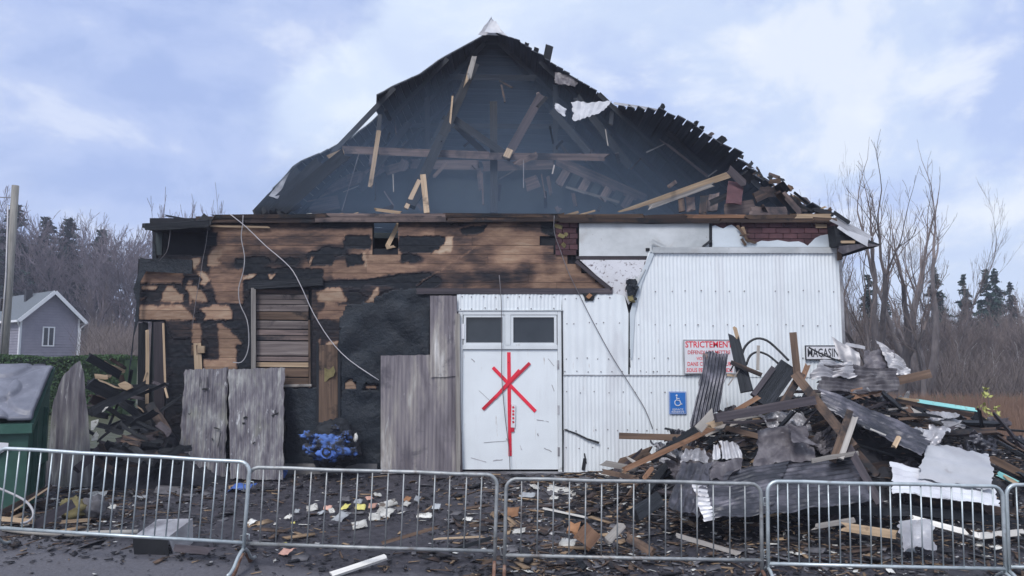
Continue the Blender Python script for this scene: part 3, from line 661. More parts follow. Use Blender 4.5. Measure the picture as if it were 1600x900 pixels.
# screws in rows
mb = MB()
for y, xa, xb, st, Yd in [(505,884,975,12,-.068),(560,884,975,17,-.068),(581,884,1080,18,-.068),(613,884,1060,22,-.066),(455,1026,1308,23,-.080),(508,1000,1308,23,-.080),(560,1000,1308,23,-.080),(580,1000,1068,23,-.080),(672,884,1060,16,-.066),(464,720,876,18,-.078),(482,720,876,18,-.078),(466,882,970,18,-.068),(700,884,960,22,-.066)]:
    x = xa
    while x < xb:
        if rng.random() < .9:
            p = P(x+rng.uniform(-2, 2), y+rng.uniform(-1.2, 1.2), Yd); r_ = .011
            mb.add([(p.x+r_*math.cos(k*math.pi/3), p.y-.004, p.z+r_*math.sin(k*math.pi/3)) for k in range(6)]+[(p.x+r_*math.cos(k*math.pi/3), p.y+.02, p.z+r_*math.sin(k*math.pi/3)) for k in range(6)], [tuple(range(6))[::-1]]+[(k, (k+1) % 6, 6+(k+1) % 6, 6+k) for k in range(6)])
        x += st
props(mb.build('sheet_screws', mat('cable_dark'), B), kind='stuff')
# ragged slit and tear in the lower sheet
bpx('torn_slit', (882, 671, -.075), (936, 692, -.095), 3.2, .012, 'rubber_black', B, warp=.03, taper=(.6, 1.1)); bpx('torn_slit', (880, 672, -.07), (879, 735, -.07), 2, .006, 'rubber_black', B)
for q in [(913,708,916,725,2),(984,545,984,560,2),(983,560,984,575,2.4),(911,735,914,715,5)]: bpx('torn_slit', (q[0], q[1], -.075), (q[2], q[3], -.075), q[4], .006, 'rubber_black', B, jag=(.01, .03))

# --- flat panels of the upper right front
polyslab('fascia_panel', [(905,349),(960,348),(1020,350),(1108,348),(1108,388),(1060,390),(1016,391),(1013,400),(905,400)], -.05, .02, 'panel_dirty', B)
bpx('panel_gap_batten', (900, 402.5, -.03), (1012, 402.5, -.03), 5, .02, 'char_purple', B)
polyslab('speckled_panel', [(906,406),(1012,406),(1000,440),(988,470),(982,476),(976,462),(957,458),(957,450),(932,430)], -.045, .02, 'panel_speckled', B)
polyslab('torn_panel', [(1113,386),(1113,353),(1118,352),(1124,355),(1130,357),(1137,353),(1143,351),(1149,355),(1158,363),(1164,368),(1166,372),(1172,378),(1182,379),(1190,376),(1200,377),(1215,375),(1232,378),(1248,377),(1256,380),(1262,384),(1266,380),(1274,372),(1282,368),(1294,366),(1301,367),(1308,371),(1310,386)], -.055, .015, 'panel_blue_white', B)
bpx('cladding_cap', (1020, 390.5, -.11), (1312, 391, -.095), 9, .03, 'panel_dirty', B); bpx('bent_cap_end', (1018, 376, -.115), (1040, 386, -.115), 5, .01, 'panel_dirty', B); bpx('bent_cap_end', (1017, 394, -.11), (1016, 376, -.11), 3, .01, 'panel_dirty', B)
bpx('cap_hole_bracket', (1009, 390, -.06), (1017, 390, -.06), 5, .02, 'char', B); bpx('panel_gap_batten', (1110.5, 386, -.04), (1110.5, 350, -.04), 3.4, .02, 'char', B); bpx('loose_batten', (1098, 386, -.09), (1112, 375, -.09), 4, .02, 'char', B)
# brick-pattern siding underneath, brick by brick
bw, bh = 22*mpp(0), 8.6*mpp(0)
bme = None
def bricks(xa, xb, ya, yb, slope=0.):
    global bme
    r_ = 0; y = ya
    while y < yb:
        x = xa-(11 if r_ % 2 else 0)
        while x < xb:
            x0, x1 = max(x, xa), min(x+22, xb)
            if x1-x0 > 4:
                if bme is None or x1-x0 < 21.9:
                    wd = (x1-x0)*mpp(0)-.008; o = MB().box(0, wd, -.018, .02, -bh+.008, 0).build('brick', mat('brick'), B)
                    if x1-x0 >= 21.9: bme = o.data
                else: o = inst('brick', bme, B)
                p = W(x0, y); o.location = (p.x, rng.uniform(-.004, .004)-.012, p.z)
            x += 22
        y += 8.6; r_ += 1
bricks(868, 903, 348, 398); bricks(1113, 1312, 348, 384)
polyslab('sheathing_patch', [(1274,349),(1292,350),(1292,356),(1275,356)], -.05, .02, 'wood_raw', B)
for q in [(872,366,883,371),(878,380,884,386),(886,363,882,370),(866,352,880,356)]: bpx('torn_felt_scrap', (q[0], q[1], -.04), (q[2], q[3], -.04), 6, .006, 'insulation', B, jag=(.03, .03))
for q in [(1152,352,1170,378,4),(1160,354,1164,366,5),(1155,368,1172,366,2.5),(1164,374,1182,380,4),(1158,372,1166,384,4)]: bpx('splinter', (q[0], q[1], -.12), (q[2], q[3], -.07), q[4], .02, 'wood_raw' if q[4] > 4.5 else 'wood_brown', B, jag=(.03, .03))
# --- trace of the old porch gable: dark rake on the right and a dark band under it
bpx('porch_rake_board', (900, 408, -.06), (955, 453, -.06), 6, .05, 'char_purple', B); bpx('porch_band_board', (650, 455, -.055), (957, 455, -.055), 9, .05, 'char_purple', B, jag=(.08, 0))
polyslab('broken_bracket', [(909,458),(934,458),(929,463),(927,470),(914,470),(913,464)], -.085, .02, 'char', B); bpx('broken_bracket', (917, 466, -.1), (924, 459, -.1), 6, .02, 'cardboard', B, jag=(.02, .02))
# clump of insulation and tar at the lifted corner of the big sheet
for q in [(978,442,996,440,9,'tar_paper'),(976,447,994,452,9,'tar_paper'),(984,452,990,470,12,'tar_paper'),(984,460,988,474,8,'insulation'),(992,438,990,452,5,'tar_paper'),(996,446,990,462,6,'tar_paper')]: bpx('insulation_clump', (q[0], q[1], -.14), (q[2], q[3], -.12), q[4], .05, q[5], B, jag=(.04, .04), warp=.04)
bpx('loose_edge_trim', (994, 446, -.12), (1008, 420, -.11), 2.5, .01, 'panel_dirty', B); bpx('loose_edge_trim', (993, 444, -.12), (995, 432, -.12), 4, .01, 'panel_dirty', B)
# --- wall plate along the top of the front, splintered and half burnt
for q in [(330,338,520,337,6,'char_brown'),(500,336,705,336,5,'wood_attic'),(690,336,880,337,6,'char_brown'),(868,338,1010,337,6,'wood_brown'),(1000,340,1075,338,7,'char_brown'),(1066,338,1166,338,6,'wood_orange'),(1160,339,1250,338,6,'wood_brown'),(1236,337,1300,338,7,'wood_raw'),(868,344,1130,345,8,'char_brown'),(1120,345,1300,345,6,'char_brown')]:
    bpx('wall_plate', (q[0], q[1], -.06), (q[2], q[3], -.05), q[4], .14, q[5], B, jag=(.1, .1), warp=.02)
for i in range(46):
    x = rng.uniform(505, 1140); y = 336+rng.uniform(-1, 3) if x < 880 else 340+rng.uniform(-1, 7); a = rng.uniform(-.5, .5); l = rng.uniform(6, 22)
    bpx('splinter', (x, y, -.1), (x+l*math.cos(a), y-l*abs(math.sin(a))*.6, -.06), rng.uniform(1, 2.6), .012, rng.choice(['wood_raw', 'wood_brown', 'char_brown', 'wood_grey', 'wood_raw']), B, jag=(.03, .05))
for q in [(584,327,630,333,5,.1,.05,'wood_raw'),(880,338,904,331,4,.1,.2,'wood_raw'),(902,337,930,329,3,.1,.2,'wood_raw'),(475,336,490,334,3,0,0,'paint_white_wood')]: bpx('splintered_board', (q[0], q[1], -q[5]), (q[2], q[3], q[6]), q[4], .03, q[7], B, jag=(.06, .06))

# --- door with transom lights, taped shut
z = lambda y: W(800, y).z
x_ = lambda x: W(x, 600).x
Dr = mk('door', *(lambda mb: (mb.v, mb.f))(MB().box(x_(723), x_(871), -.035, .03, z(733), z(546))), mat('paint_white'), B)
mb = MB()
mb.box(x_(716), x_(723)-.003, -.07, .06, z(736), z(486)); mb.box(x_(871)+.003, x_(878), -.07, .06, z(736), z(486)); mb.box(x_(723), x_(871), -.07, .06, z(492), z(486)); mb.box(x_(723), x_(871), -.068, .06, z(545.5), z(539))
mb.build('door_frame', mat('paint_frame'), B)
mb = MB(); mb.box(x_(715), x_(880), -.09, .02, z(740), z(736.5)); mb.build('door_sill', mat('metal_grey'), B)
mb = MB(); mb.box(x_(877.2), x_(879.5), -.075, .02, z(737), z(486)); mb.build('jamb_gap', mat('rubber_black'), B)
mb = MB(); mb.box(x_(714), x_(880), -.085, .0, z(486.2), z(484.6)); mb.build('drip_cap', mat('panel_dirty'), B)
for (xa, xb) in ((724, 789), (798, 870)):
    fr = MB(); i_ = 4
    fr.box(x_(xa), x_(xa+i_), -.06, .03, z(539), z(492.5)); fr.box(x_(xb-i_), x_(xb), -.06, .03, z(539), z(492.5)); fr.box(x_(xa+i_), x_(xb-i_), -.06, .03, z(496), z(492.5)); fr.box(x_(xa+i_), x_(xb-i_), -.06, .03, z(539), z(535.5))
    tw = fr.build('transom_window', mat('paint_frame'), B)
    MB().box(x_(xa+i_), x_(xb-i_), -.01, .0, z(535.5), z(496)).build('pane', mat('glass_dark'), tw)
    if xa == 724:
        p = W(723, 518); MB().box(p.x-.03, p.x+.035, -.075, -.062, p.z-.13, p.z+.13).build('sash_lock', mat('trim_white'), tw)
mb = MB(); mb.box(x_(789)+.003, x_(798)-.003, -.075, .05, z(539), z(492.2)); mb.build('transom_mullion', mat('paint_frame'), B)
for y in (570, 640, 705): MB().box(x_(870.5), x_(873.5), -.078, -.036, z(y+7), z(y-7)).build('hinge', mat('metal_grey'), Dr)
def tape(x0, y0, x1, y1, wp, d): bpx('tape_strip', (x0, y0, d), (x1, y1, d), wp, .003, 'tape_red', Dr, n=(0, -1, 0), jag=(.01, .01))
tape(795, 550, 796, 650, 5.4, -.040); tape(796, 640, 797, 713, 5.2, -.044); tape(770, 574, 837, 643, 5.2, -.047); tape(828, 567, 754, 640, 5.0, -.052); tape(812, 578, 773, 622, 5.0, -.056)
tape(801, 675, 800.5, 632, 5.0, -.056)
stk = bpx('sticker', (802.5, 632, -.060), (801.5, 668, -.060), 6.5, .002, 'sign_white', Dr, n=(0, -1, 0))
for y in (637, 643, 648, 654, 660): bpx('print_line', (800.5, y, -.0625), (803.5, y-1, -.0625), 3.4, .001, 'sign_red', Dr, n=(0, -1, 0))
for q in [(838,656,858,659,1.2),(755,692,800,688,.8),(812,695,816,704,1.),(790,684,793,688,1.5),(748,610,770,630,.7),(736,560,742,566,1.5),(850,700,862,706,1.2),(840,676,841,682,1.5),(735,715,760,722,1.),(862,600,866,612,1.2),(770,720,786,718,1.4),(856,560,866,572,.8)]: bpx('scuff', (q[0], q[1], -.0385), (q[2], q[3], -.0385), q[4], .002, 'cable_grey', Dr, n=(0, -1, 0), warp=.01, jag=(.02, .02))

# ------------------------------------------------------------------ roof: remains of a hip roof, front slope gone
SIL = [(392,340),(402,333),(414,322),(424,313),(421,303),(432,290),(447,276),(462,257),(470,253),(484,247),(505,239),(537,222),(546,221),(560,207),(575,197),(592,181),(588,170),(583,153),(602,143),(617,134),(636,126),(658,116),(672,106),(690,92),(705,82),(720,67),(735,59),(748,48),(752,50),(768,49),(790,51),(806,58),(818,70),(830,77),(848,86),(862,97),(880,108),(905,121),(925,135),(942,152),(958,162),(975,164),(998,166),(1020,168),(1036,172),(1045,173),(1058,175),(1070,184),(1080,190),(1094,203),(1105,208),(1118,214),(1134,214),(1148,225),(1160,238),(1172,254),(1180,265),(1188,270),(1198,282),(1215,283),(1222,290),(1238,305),(1262,322),(1290,331),(1330,349),(1360,366),(1378,384),(1330,392),(800,420),(392,400)]
A = P(768, 50, 6.2)
FL, FR = Vector((-6.35, -.42, P(222, 352, -.4).z)), Vector((P(1376, 384, -.42).x, -.42, P(1376, 384, -.42).z))
BL, BR = Vector((-6.35, 12.6, FL.z)), Vector((FR.x, 12.6, FR.z))
def quad_part(name, q, nrm, th, m):
    X = q[3]-q[0]; Mx = frame(q[0], X, nrm); iv = Mx.inverted(); loc = [iv @ p for p in q]
    V = [tuple(p) for p in loc]+[(p.x, p.y, p.z+th) for p in loc]
    o = mk(name, V, [(0, 1, 2, 3), (7, 6, 5, 4), (0, 4, 5, 1), (1, 5, 6, 2), (2, 6, 7, 3), (3, 7, 4, 0)], mat(m))
    return put(o, Mx, B)
def slope(C0, C1, n_b, side):
    nrm = (C1-C0).cross(A-C0).normalized()
    if nrm.z < 0: nrm = -nrm
    cov = []
    for k_ in range(n_b):
        s0, s1 = k_/n_b+.0012, (k_+1)/n_b-.0012; sm = (s0+s1)/2
        if s1 > .995: s1 = .995
        f0, f1 = C0.lerp(A, s0), C0.lerp(A, s1); e0, e1 = C1.lerp(A, s0), C1.lerp(A, s1)
        def tt(s):
            f, e = C0.lerp(A, s), C1.lerp(A, s); t_ = -.32 if side == 'right' else 0.
            while t_ < .97 and not inpoly(*proj(f+(e-f)*t_), SIL): t_ += .004
            return t_
        if side == 'back': ta = tb = 0.
        else: ta, tb = tt(s0), tt(s1)
        if max(ta, tb) > .93: continue
        G0, G1, H0, H1 = C0.lerp(A, k_/n_b), C0.lerp(A, min(.997, (k_+1)/n_b)), C1.lerp(A, k_/n_b), C1.lerp(A, min(.997, (k_+1)/n_b))
        cov.append((G0+(H0-G0)*ta, G1+(H1-G1)*tb, H1, H0))
        if side == 'right':
            j = .03*fn(k_*.31, 5)+rng.uniform(-.006, .012)+(rng.uniform(-.03, .05) if rng.random() < .35 else 0)+.012; m_ = (ta+tb)/2; ta = m_+j; tb = m_+j+rng.uniform(-.008, .008)
        q = [f0+(e0-f0)*ta, f1+(e1-f1)*tb, e1, e0]
        quad_part('roof_board', q, nrm, .022, 'roof_board')
    V = []; Fs = []
    off = nrm*.03
    for q in cov:
        o = len(V); inset = .0 if side == 'left' else .05
        qq = [q[0].lerp(q[3], inset), q[1].lerp(q[2], inset), q[2], q[3]]
        V += [p+off for p in qq]; Fs.append((o, o+1, o+2, o+3))
    o = mk('roof_covering', V, Fs, mat('roof_metal' if side == 'left' else 'rubble_dark'), B)
    s = o.modifiers.new('thickness', 'SOLIDIFY'); s.thickness = .012; s.offset = 1
slope(FL, BL, 42, 'left'); slope(FR, BR, 46, 'right'); slope(BL, BR, 40, 'back')
for q in (BL, BR): beam('hip_rafter', q+Vector((0, .05, .02)), A+Vector((0, .05, .02)), .34, .05, 'char', B, n=(.4 if q is BL else -.4, -1, -.3))
# rafters under the slopes
for i in range(9):
    u = .12+.095*i
    for (C0, C1) in ((FL, BL), (FR, BR)):
        a_, z_ = C0.lerp(C1, u), A
        nn = (C1-C0).cross(A-C0).normalized(); nn = nn if nn.z < 0 else -nn
        top = a_.lerp(C0.lerp(A, .5).lerp(C1.lerp(A, .5), .5)*2-C0.lerp(C1, .5), 1.) if False else None
        s_max = 1-abs(u-.5)*2
        pA = C0.lerp(C1, u)+nn*.07; dirv = (A-C0.lerp(C1, .5)); pB = pA+dirv*min(.96, s_max)
        # start above the part burnt away
        t0 = 0.
        while t0 < .95 and not inpoly(*proj(pA.lerp(pB, t0)), SIL): t0 += .02
        if t0 < .8: beam('rafter', pA.lerp(pB, t0), pB, .05, .11, 'char', B, n=nn, jag=(.1, 0))
# truss and braces standing open to the front
def tb(a, b_, wp, m, nm='truss_member', th=.07, **k): return bpx(nm, a, b_, wp, th, m, B, **k)
tb((536,234,3.2), (764,243,3.2), 12, 'wood_attic', 'tie_beam', th=.15); tb((764,244,3.22), (956,246,3.2), 11, 'wood_attic', 'tie_beam', th=.15, jag=(0, .2))
tb((771,160,3.6), (772,333,3.3), 12, 'char', 'king_post', th=.12); tb((703,182,3.5), (792,243,3.3), 12, 'char'); tb((712,196,3.8), (758,240,3.6), 10, 'char')
tb((742,100,3.9), (690,215,3.1), 14, 'char', 'fallen_rafter', th=.09); tb((690,214,3.1), (641,322,1.6), 16, 'char', 'fallen_rafter', th=.09); tb((655,282,2.0), (634,326,1.5), 7, 'wood_raw', 'fallen_rafter', th=.04)
tb((845,150,3.9), (791,247,3.1), 14, 'char_purple', 'hanging_strut', th=.1); tb((797,233,3.05), (790,248,3.0), 11, 'wood_raw', 'hanging_strut', th=.05, jag=(.02, .06))
tb((594,180,3.4), (584,262,3.0), 7, 'char', 'hanging_strut'); tb((592,204,2.9), (578,294,2.7), 7, 'wood_raw', 'hanging_strut', th=.05, jag=(.02, .1)); tb((661,274,1.4), (667,334,.6), 9, 'wood_raw', 'prop_post', th=.05)
tb((707,150,3.3), (702,205,3.2), 3, 'wood_raw', 'hanging_splinter', th=.02); tb((742,85,3.6), (730,130,3.5), 8, 'wood_grey', 'hanging_splinter', th=.03, jag=(.1, .3)); tb((736,100,3.6), (726,138,3.5), 5, 'wood_raw', 'hanging_splinter', th=.03, jag=(.1, .3))
tb((512,247,2.6), (538,236,2.8), 9, 'wood_raw', 'hanging_splinter', th=.03, jag=(.2, .1)); tb((802,258,2.8), (842,240,2.8), 9, 'wood_attic', 'hanging_splinter', th=.03, jag=(.15, .1))
for q in [(846,272,852,310,'char_purple',2),(946,202,950,228,'wood_grey',1.6),(561,240,534,330,'cable_dark',1),(614,272,615,300,'wood_grey',1.4),(753,270,755,320,'char_purple',3),(866,258,863,272,'wood_grey',2.4),(780,280,804,266,'cable_dark',1.2),(818,250,818,294,'cable_dark',1)]: tb((q[0],q[1],2.6), (q[2],q[3],2.5), q[5], q[4], 'hanging_scrap', th=.012)
# charred rafters and braces deeper in the roof space
for q in [(640,300,700,180,5.2,12),(560,300,640,190,4.8,11),(860,170,930,250,4.9,11),(900,150,985,262,4.3,12),(668,240,668,150,5.4,9),(868,250,868,130,5.4,9),(700,120,840,122,5.5,9),(640,196,900,198,5.6,8)]: tb((q[0],q[1],q[4]), (q[2],q[3],q[4]-.2), q[5], 'char', 'inner_rafter', th=.08, jag=(.1, .1))
for i in range(36):
    x = rng.uniform(560, 1010); y = rng.uniform(120, 300)+abs(x-770)*.25; tb((x, min(y, 322), rng.uniform(2.6, 5)), (x+rng.gauss(0, 12), min(330, y+rng.uniform(6, 34)), rng.uniform(2.6, 5)), rng.uniform(1.5, 7), rng.choice(['char', 'char', 'char_purple', 'wood_attic', 'char_brown']), 'hanging_scrap', th=.02, jag=(.06, .12))
# coved ceiling of the shop seen through the open front
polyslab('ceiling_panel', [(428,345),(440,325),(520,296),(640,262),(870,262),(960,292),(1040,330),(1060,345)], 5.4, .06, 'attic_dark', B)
for q in [(456,318,545,282,17),(540,284,570,275,20),(562,280,604,258,15),(600,268,640,256,14),(640,256,750,258,15),(752,260,868,256,16),(868,250,1010,312,16)]: tb((q[0],q[1],5.2), (q[2],q[3],5.2), q[4], 'wood_attic', 'ceiling_border_board', th=.04, jag=(.08, .08))
for i in range(8):
    x = 872+i*17; y = 276+i*6; tb((x, y+14, 5.0), (x+16, y-14, 5.3), 13, 'attic_dark' if i % 2 else 'wood_attic', 'ceiling_slat', th=.03, jag=(.05, .05))
tb((884,292,4.8), (968,316,4.8), 4, 'wood_grey', 'ceiling_trim', th=.03); tb((536,300,4.8), (572,286,4.8), 2, 'wood_grey', 'ceiling_trim', th=.03)
for q in [(480,325,530,315,22),(626,268,634,250,14),(563,290,568,268,12),(820,290,842,282,20),(868,330,876,322,9),(748,262,752,300,7)]: tb((q[0],q[1],4.9), (q[2],q[3],4.9), q[4], 'wood_attic', 'ceiling_scrap', th=.03, jag=(.08, .08))
# laths along the right slope and the broken part above the right corner
tb((1015,204,3.5), (1106,276,2.4), 4, 'wood_attic', 'lath', th=.03); tb((1052,200,3.2), (1150,268,2.0), 3, 'wood_attic', 'lath', th=.03); tb((1010,238,3.4), (1038,225,3.2), 2, 'wood_grey', 'lath', th=.02); tb((1106,276,2.3), (1128,260,2.2), 2, 'wood_grey', 'lath', th=.02)
tb((962,334,.4), (1142,272,1.0), 11, 'wood_raw', 'fallen_board', th=.04, jag=(.5, .1), taper=(.5, 1.)); tb((1000,329,.38), (1120,286,.9), 7, 'wood_grey', 'fallen_board', th=.04, jag=(.3, .2))
for q in [(1080,332,1078,306,14,'wood_attic'),(1098,334,1100,306,12,'char_brown'),(1112,332,1116,300,16,'wood_attic'),(1066,332,1064,310,10,'char_brown'),(1146,320,1150,284,24,'brick'),(1130,330,1180,322,22,'wood_attic'),(1178,310,1206,296,16,'char_brown'),(1186,300,1214,300,16,'wood_attic'),(1156,318,1190,326,4,'wood_raw'),(1190,320,1200,338,6,'char_brown'),(1214,300,1240,334,10,'char_brown'),(1222,300,1252,334,9,'wood_attic'),(1232,304,1262,332,8,'char_brown'),(1200,284,1222,282,7,'wood_brown'),(1218,282,1232,300,9,'char'),(1238,304,1270,326,3,'wood_raw'),(1240,300,1268,322,4,'char'),(1160,268,1176,284,14,'char'),(1136,262,1166,290,12,'char_purple'),(1108,318,1150,300,10,'char'),(1170,330,1230,330,14,'wood_attic'),(1044,292,1056,284,6,'wood_attic')]:
    tb((q[0],q[1],.3+rng.uniform(-.2, .5)), (q[2],q[3],.4+rng.uniform(-.2, .6)), q[4], q[5], 'roof_wreckage', th=.03, jag=(.08, .08))
for i in range(40):
    u = rng.random(); x = 1110+u*190; y = 214+u*118+rng.uniform(0, 26); a = rng.uniform(.2, 1.1); l = rng.uniform(8, 26)
    tb((x, min(y, 334), .6+(1-u)*2.2), (x+l*math.cos(a), min(336, y+l*math.sin(a)), .5+(1-u)*2.2), rng.uniform(3, 9), rng.choice(['char', 'char', 'char_brown', 'wood_attic', 'char_purple', 'wood_brown']), 'roof_wreckage', th=.025, jag=(.1, .1))
# stubs of boards sticking up through the right hip
for q in [(820,74,824,66,7),(836,82,839,73,8),(853,93,859,70,13),(1028,174,1038,162,8),(1083,196,1090,187,7),(1092,203,1098,196,8),(1098,214,1116,206,6),(1118,220,1134,214,12)]:
    d = 5.9 if q[0] < 900 else 3.2 if q[0] < 1050 else 2.4
    tb((q[0],q[1]+6,d), (q[2],q[3],d-.1), q[4], 'char' if q[0] != 1098 else 'wood_attic', 'board_stub', th=.025, jag=(0, .08))
# crumpled white ridge cap, torn bright sheet on the right slope, peeled grey edge on the left slope
spx('ridge_cap', [(747,54,5.9),(768,26,6.1),(768,28,6.3),(792,56,6.0)], 8, 8, .2, .0, 'metal_grey', B, crumple=.05, rag=.04, seed=3)
spx('ridge_cap', [(757,50,5.85),(767,30,5.95),(776,34,5.95),(786,52,5.85)], 8, 8, .2, .0, 'metal_white', B, crumple=.06, rag=.04, seed=5)
spx('torn_roof_sheet', [(897,192,3.0),(893,161,3.3),(958,160,3.2),(938,178,3.0)], 18, 12, .14, .012, 'metal_white', B, crumple=.12, rag=.05, seed=8, axis='h', cs=1.6)
spx('torn_roof_sheet', [(866,172,3.1),(867,161,3.2),(886,168,3.2),(882,181,3.1)], 8, 8, .2, .01, 'metal_white', B, crumple=.1, rag=.06, seed=18)
spx('torn_roof_sheet', [(958,163,3.1),(960,161,3.3),(1030,171,3.0),(1028,174,2.9)], 12, 3, .2, .0, 'metal_grey', B, crumple=.03, rag=.02, seed=21)
spx('peeled_roof_edge', [(420,306,.9),(444,277,1.5),(452,270,1.7),(432,312,1.0)], 10, 8, .2, .0, 'metal_grey', B, crumple=.05, rag=.04, seed=11)
spx('peeled_roof_edge', [(866,82+30,4.6),(868,128,4.4),(900,134,4.2),(904,122,4.3)], 8, 5, .2, .0, 'metal_soot', B, crumple=.08, rag=.08, seed=13)
# collapsed lower left of the roof
for q in [(398,338,470,262,16),(410,336,500,250,16),(430,334,540,238,20),(400,336,440,300,12),(440,334,470,318,10),(420,334,450,326,10)]: tb((q[0],q[1],.6), (q[2],q[3],2.4), q[4], 'char', 'collapsed_board', th=.03, jag=(.2, .2), warp=.04)
# right eave: bent metal verge, soffit and dark point
spx('verge_metal', [(1296,345,-.40),(1308,338,-.1),(1362,370,-.3),(1356,378,-.45)], 16, 5, .09, .006, 'metal_grey', B, crumple=.03, rag=.03, seed=30)
spx('verge_metal', [(1308,356,-.46),(1310,352,-.44),(1358,372,-.46),(1356,386,-.46)], 8, 3, .2, 0, 'metal_white', B, crumple=.03, rag=.02, seed=31)
polyslab('soffit_board', [(1310,392),(1312,384),(1358,380),(1376,384),(1350,386),(1318,397)], -.44, .03, 'metal_soot', B)
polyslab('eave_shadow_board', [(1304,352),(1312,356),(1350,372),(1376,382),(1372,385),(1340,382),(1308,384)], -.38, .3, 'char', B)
bpx('eave_board', (1312,378,-.42), (1338,378,-.42), 4, .03, 'wood_raw', B, jag=(.05,.05)); bpx('corner_post', (1312,408,-.1), (1311,386,-.1), 7, .06, 'wood_brown', B, jag=(.05,.03)); bpx('eave_board', (1270,342,-.3), (1308,344,-.3), 6, .04, 'wood_brown', B, jag=(.05,.05))
bpx('eave_board', (1300,330,-.2), (1330,350,-.3), 6, .04, 'char', B, jag=(.08,.08)); bpx('eave_board', (1268,325,0), (1300,334,-.1), 7, .04, 'char', B, jag=(.08,.08))
for q in [(1274,330,1292,322,3),(1278,334,1294,327,3),(1290,336,1300,324,6),(1250,322,1300,340,4)]: bpx('splinter', (q[0],q[1],.1), (q[2],q[3],0), q[4], .02, rng.choice(['char','wood_raw','wood_brown']), B, jag=(.05,.05))

V = [FL+Vector((.25, .3, .5)), FR+Vector((-.4, .3, .5)), BR+Vector((-.4, -.5, .3)), BL+Vector((.4, -.5, .3)), A+Vector((0, 0, -.45))]
sm = mk('glare_veil', V, [(0, 3, 2, 1), (0, 1, 4), (1, 2, 4), (2, 3, 4), (3, 0, 4)], None)  # volume added to imitate lens glare from the bright sky over the attic
props(sm, 'bluish veil added for lens glare across the open roof space', 'glare_veil', kind='stuff')
m_ = bpy.data.materials.new('glare_veil'); m_.use_nodes = True; t_ = m_.node_tree; t_.nodes.clear()
ou = t_.nodes.new('ShaderNodeOutputMaterial'); pv = t_.nodes.new('ShaderNodeVolumePrincipled'); pv.inputs['Color'].default_value = (.50, .70, 1, 1); pv.inputs['Density'].default_value = .06; pv.inputs['Anisotropy'].default_value = 0
t_.links.new(pv.outputs[0], ou.inputs['Volume']); sm.data.materials.append(m_)

# ================================================================== THINGS FIXED TO OR LEANING ON THE FRONT
# --- signs
def sign(name, label, px0, py0, px1, py1, Y, m, rim=None):
    a, b_ = P(px0, py1, Y), P(px1, py0, Y); wd, ht = b_.x-a.x, b_.z-a.z
    o = thing(name, label, 'sign', (a.x, Y, a.z))
    MB().box(0, wd, 0, .012, 0, ht).build('plate', mat(m), o)
    if rim:
        r_ = .012; q = MB(); q.box(-.004, wd+.004, -.006, .014, -.004, r_); q.box(-.004, wd+.004, -.006, .014, ht-r_, ht+.004); q.box(-.004, r_, -.006, .014, r_, ht-r_); q.box(wd-r_, wd+.004, -.006, .014, r_, ht-r_)
        q.build('rim', mat(rim), o)
    return o, wd, ht
o, wd, ht = sign('warning_sign', 'white metal warning sign with red French lettering half hidden by upright charred sheet', 1069, 531, 1147, 584, -.115, 'sign_white', 'metal_grey')
for i, (tx, ww, hh, yy) in enumerate([('STRICTEMENT', .93, .19, .77), ('DÉFENDU DE METTRE', .84, .14, .575), ('VOS DÉCHETS', .5, .12, .40), ('DANS CE CONTENEUR', .86, .12, .23), ('SOUS PEINE D\'AMENDE', .9, .12, .05)]):
    text('lettering', tx, ww*wd, hh*ht, 'sign_red', o, (wd/2, -.002, yy*ht), bold=.018 if i == 0 else .012)
o, wd, ht = sign('parking_sign', 'blue reserved parking sign with white wheelchair symbol on the white cladding', 1046, 612, 1072, 647, -.085, 'sign_blue')
r_ = MB(); t_ = .006
r_.box(.008, wd-.008, -.0015, 0, ht-.014, ht-.009); r_.box(.008, wd-.008, -.0015, 0, .009, .014); r_.box(.008, .013, -.0015, 0, .014, ht-.014); r_.box(wd-.013, wd-.008, -.0015, 0, .014, ht-.014); r_.build('border_line', mat('sign_white'), o)
sy = MB(); cx, cz = wd*.5, ht*.60
sy.tube([(cx+.052*math.cos(a), -.002, cz-.035+.052*math.sin(a)) for a in [R(q) for q in range(130, 331, 20)]], .008, 6)
sy.tube([(cx-.018, -.002, cz+.062), (cx-.014, -.002, cz+.005), (cx+.032, -.002, cz+.004), (cx+.058, -.002, cz-.062), (cx+.076, -.002, cz-.058)], .009, 6)
sy.tube([(cx-.016, -.002, cz+.036), (cx+.03, -.002, cz+.034)], .007, 6)
sy.tube([(cx-.018, -.006, cz+.088), (cx-.018, .004, cz+.088)], .017, 12); sy.build('wheelchair_symbol', mat('sign_white'), o)
text('lettering', 'ESPACE', .62*wd, .085*ht, 'sign_white', o, (wd/2, -.002, .165*ht), bold=.012); text('lettering', 'RÉSERVÉ', .74*wd, .10*ht, 'sign_white', o, (wd/2, -.002, .06*ht), bold=.012)
o, wd, ht = sign('shop_sign', 'white board lettered MAGASIN in black at the end of the cladding', 1259, 540, 1313, 562, -.12, 'sign_white', 'sign_black')
text('lettering', 'MAGASIN', .88*wd, .62*ht, 'sign_black', o, (wd/2, -.002, .19*ht), bold=.015)

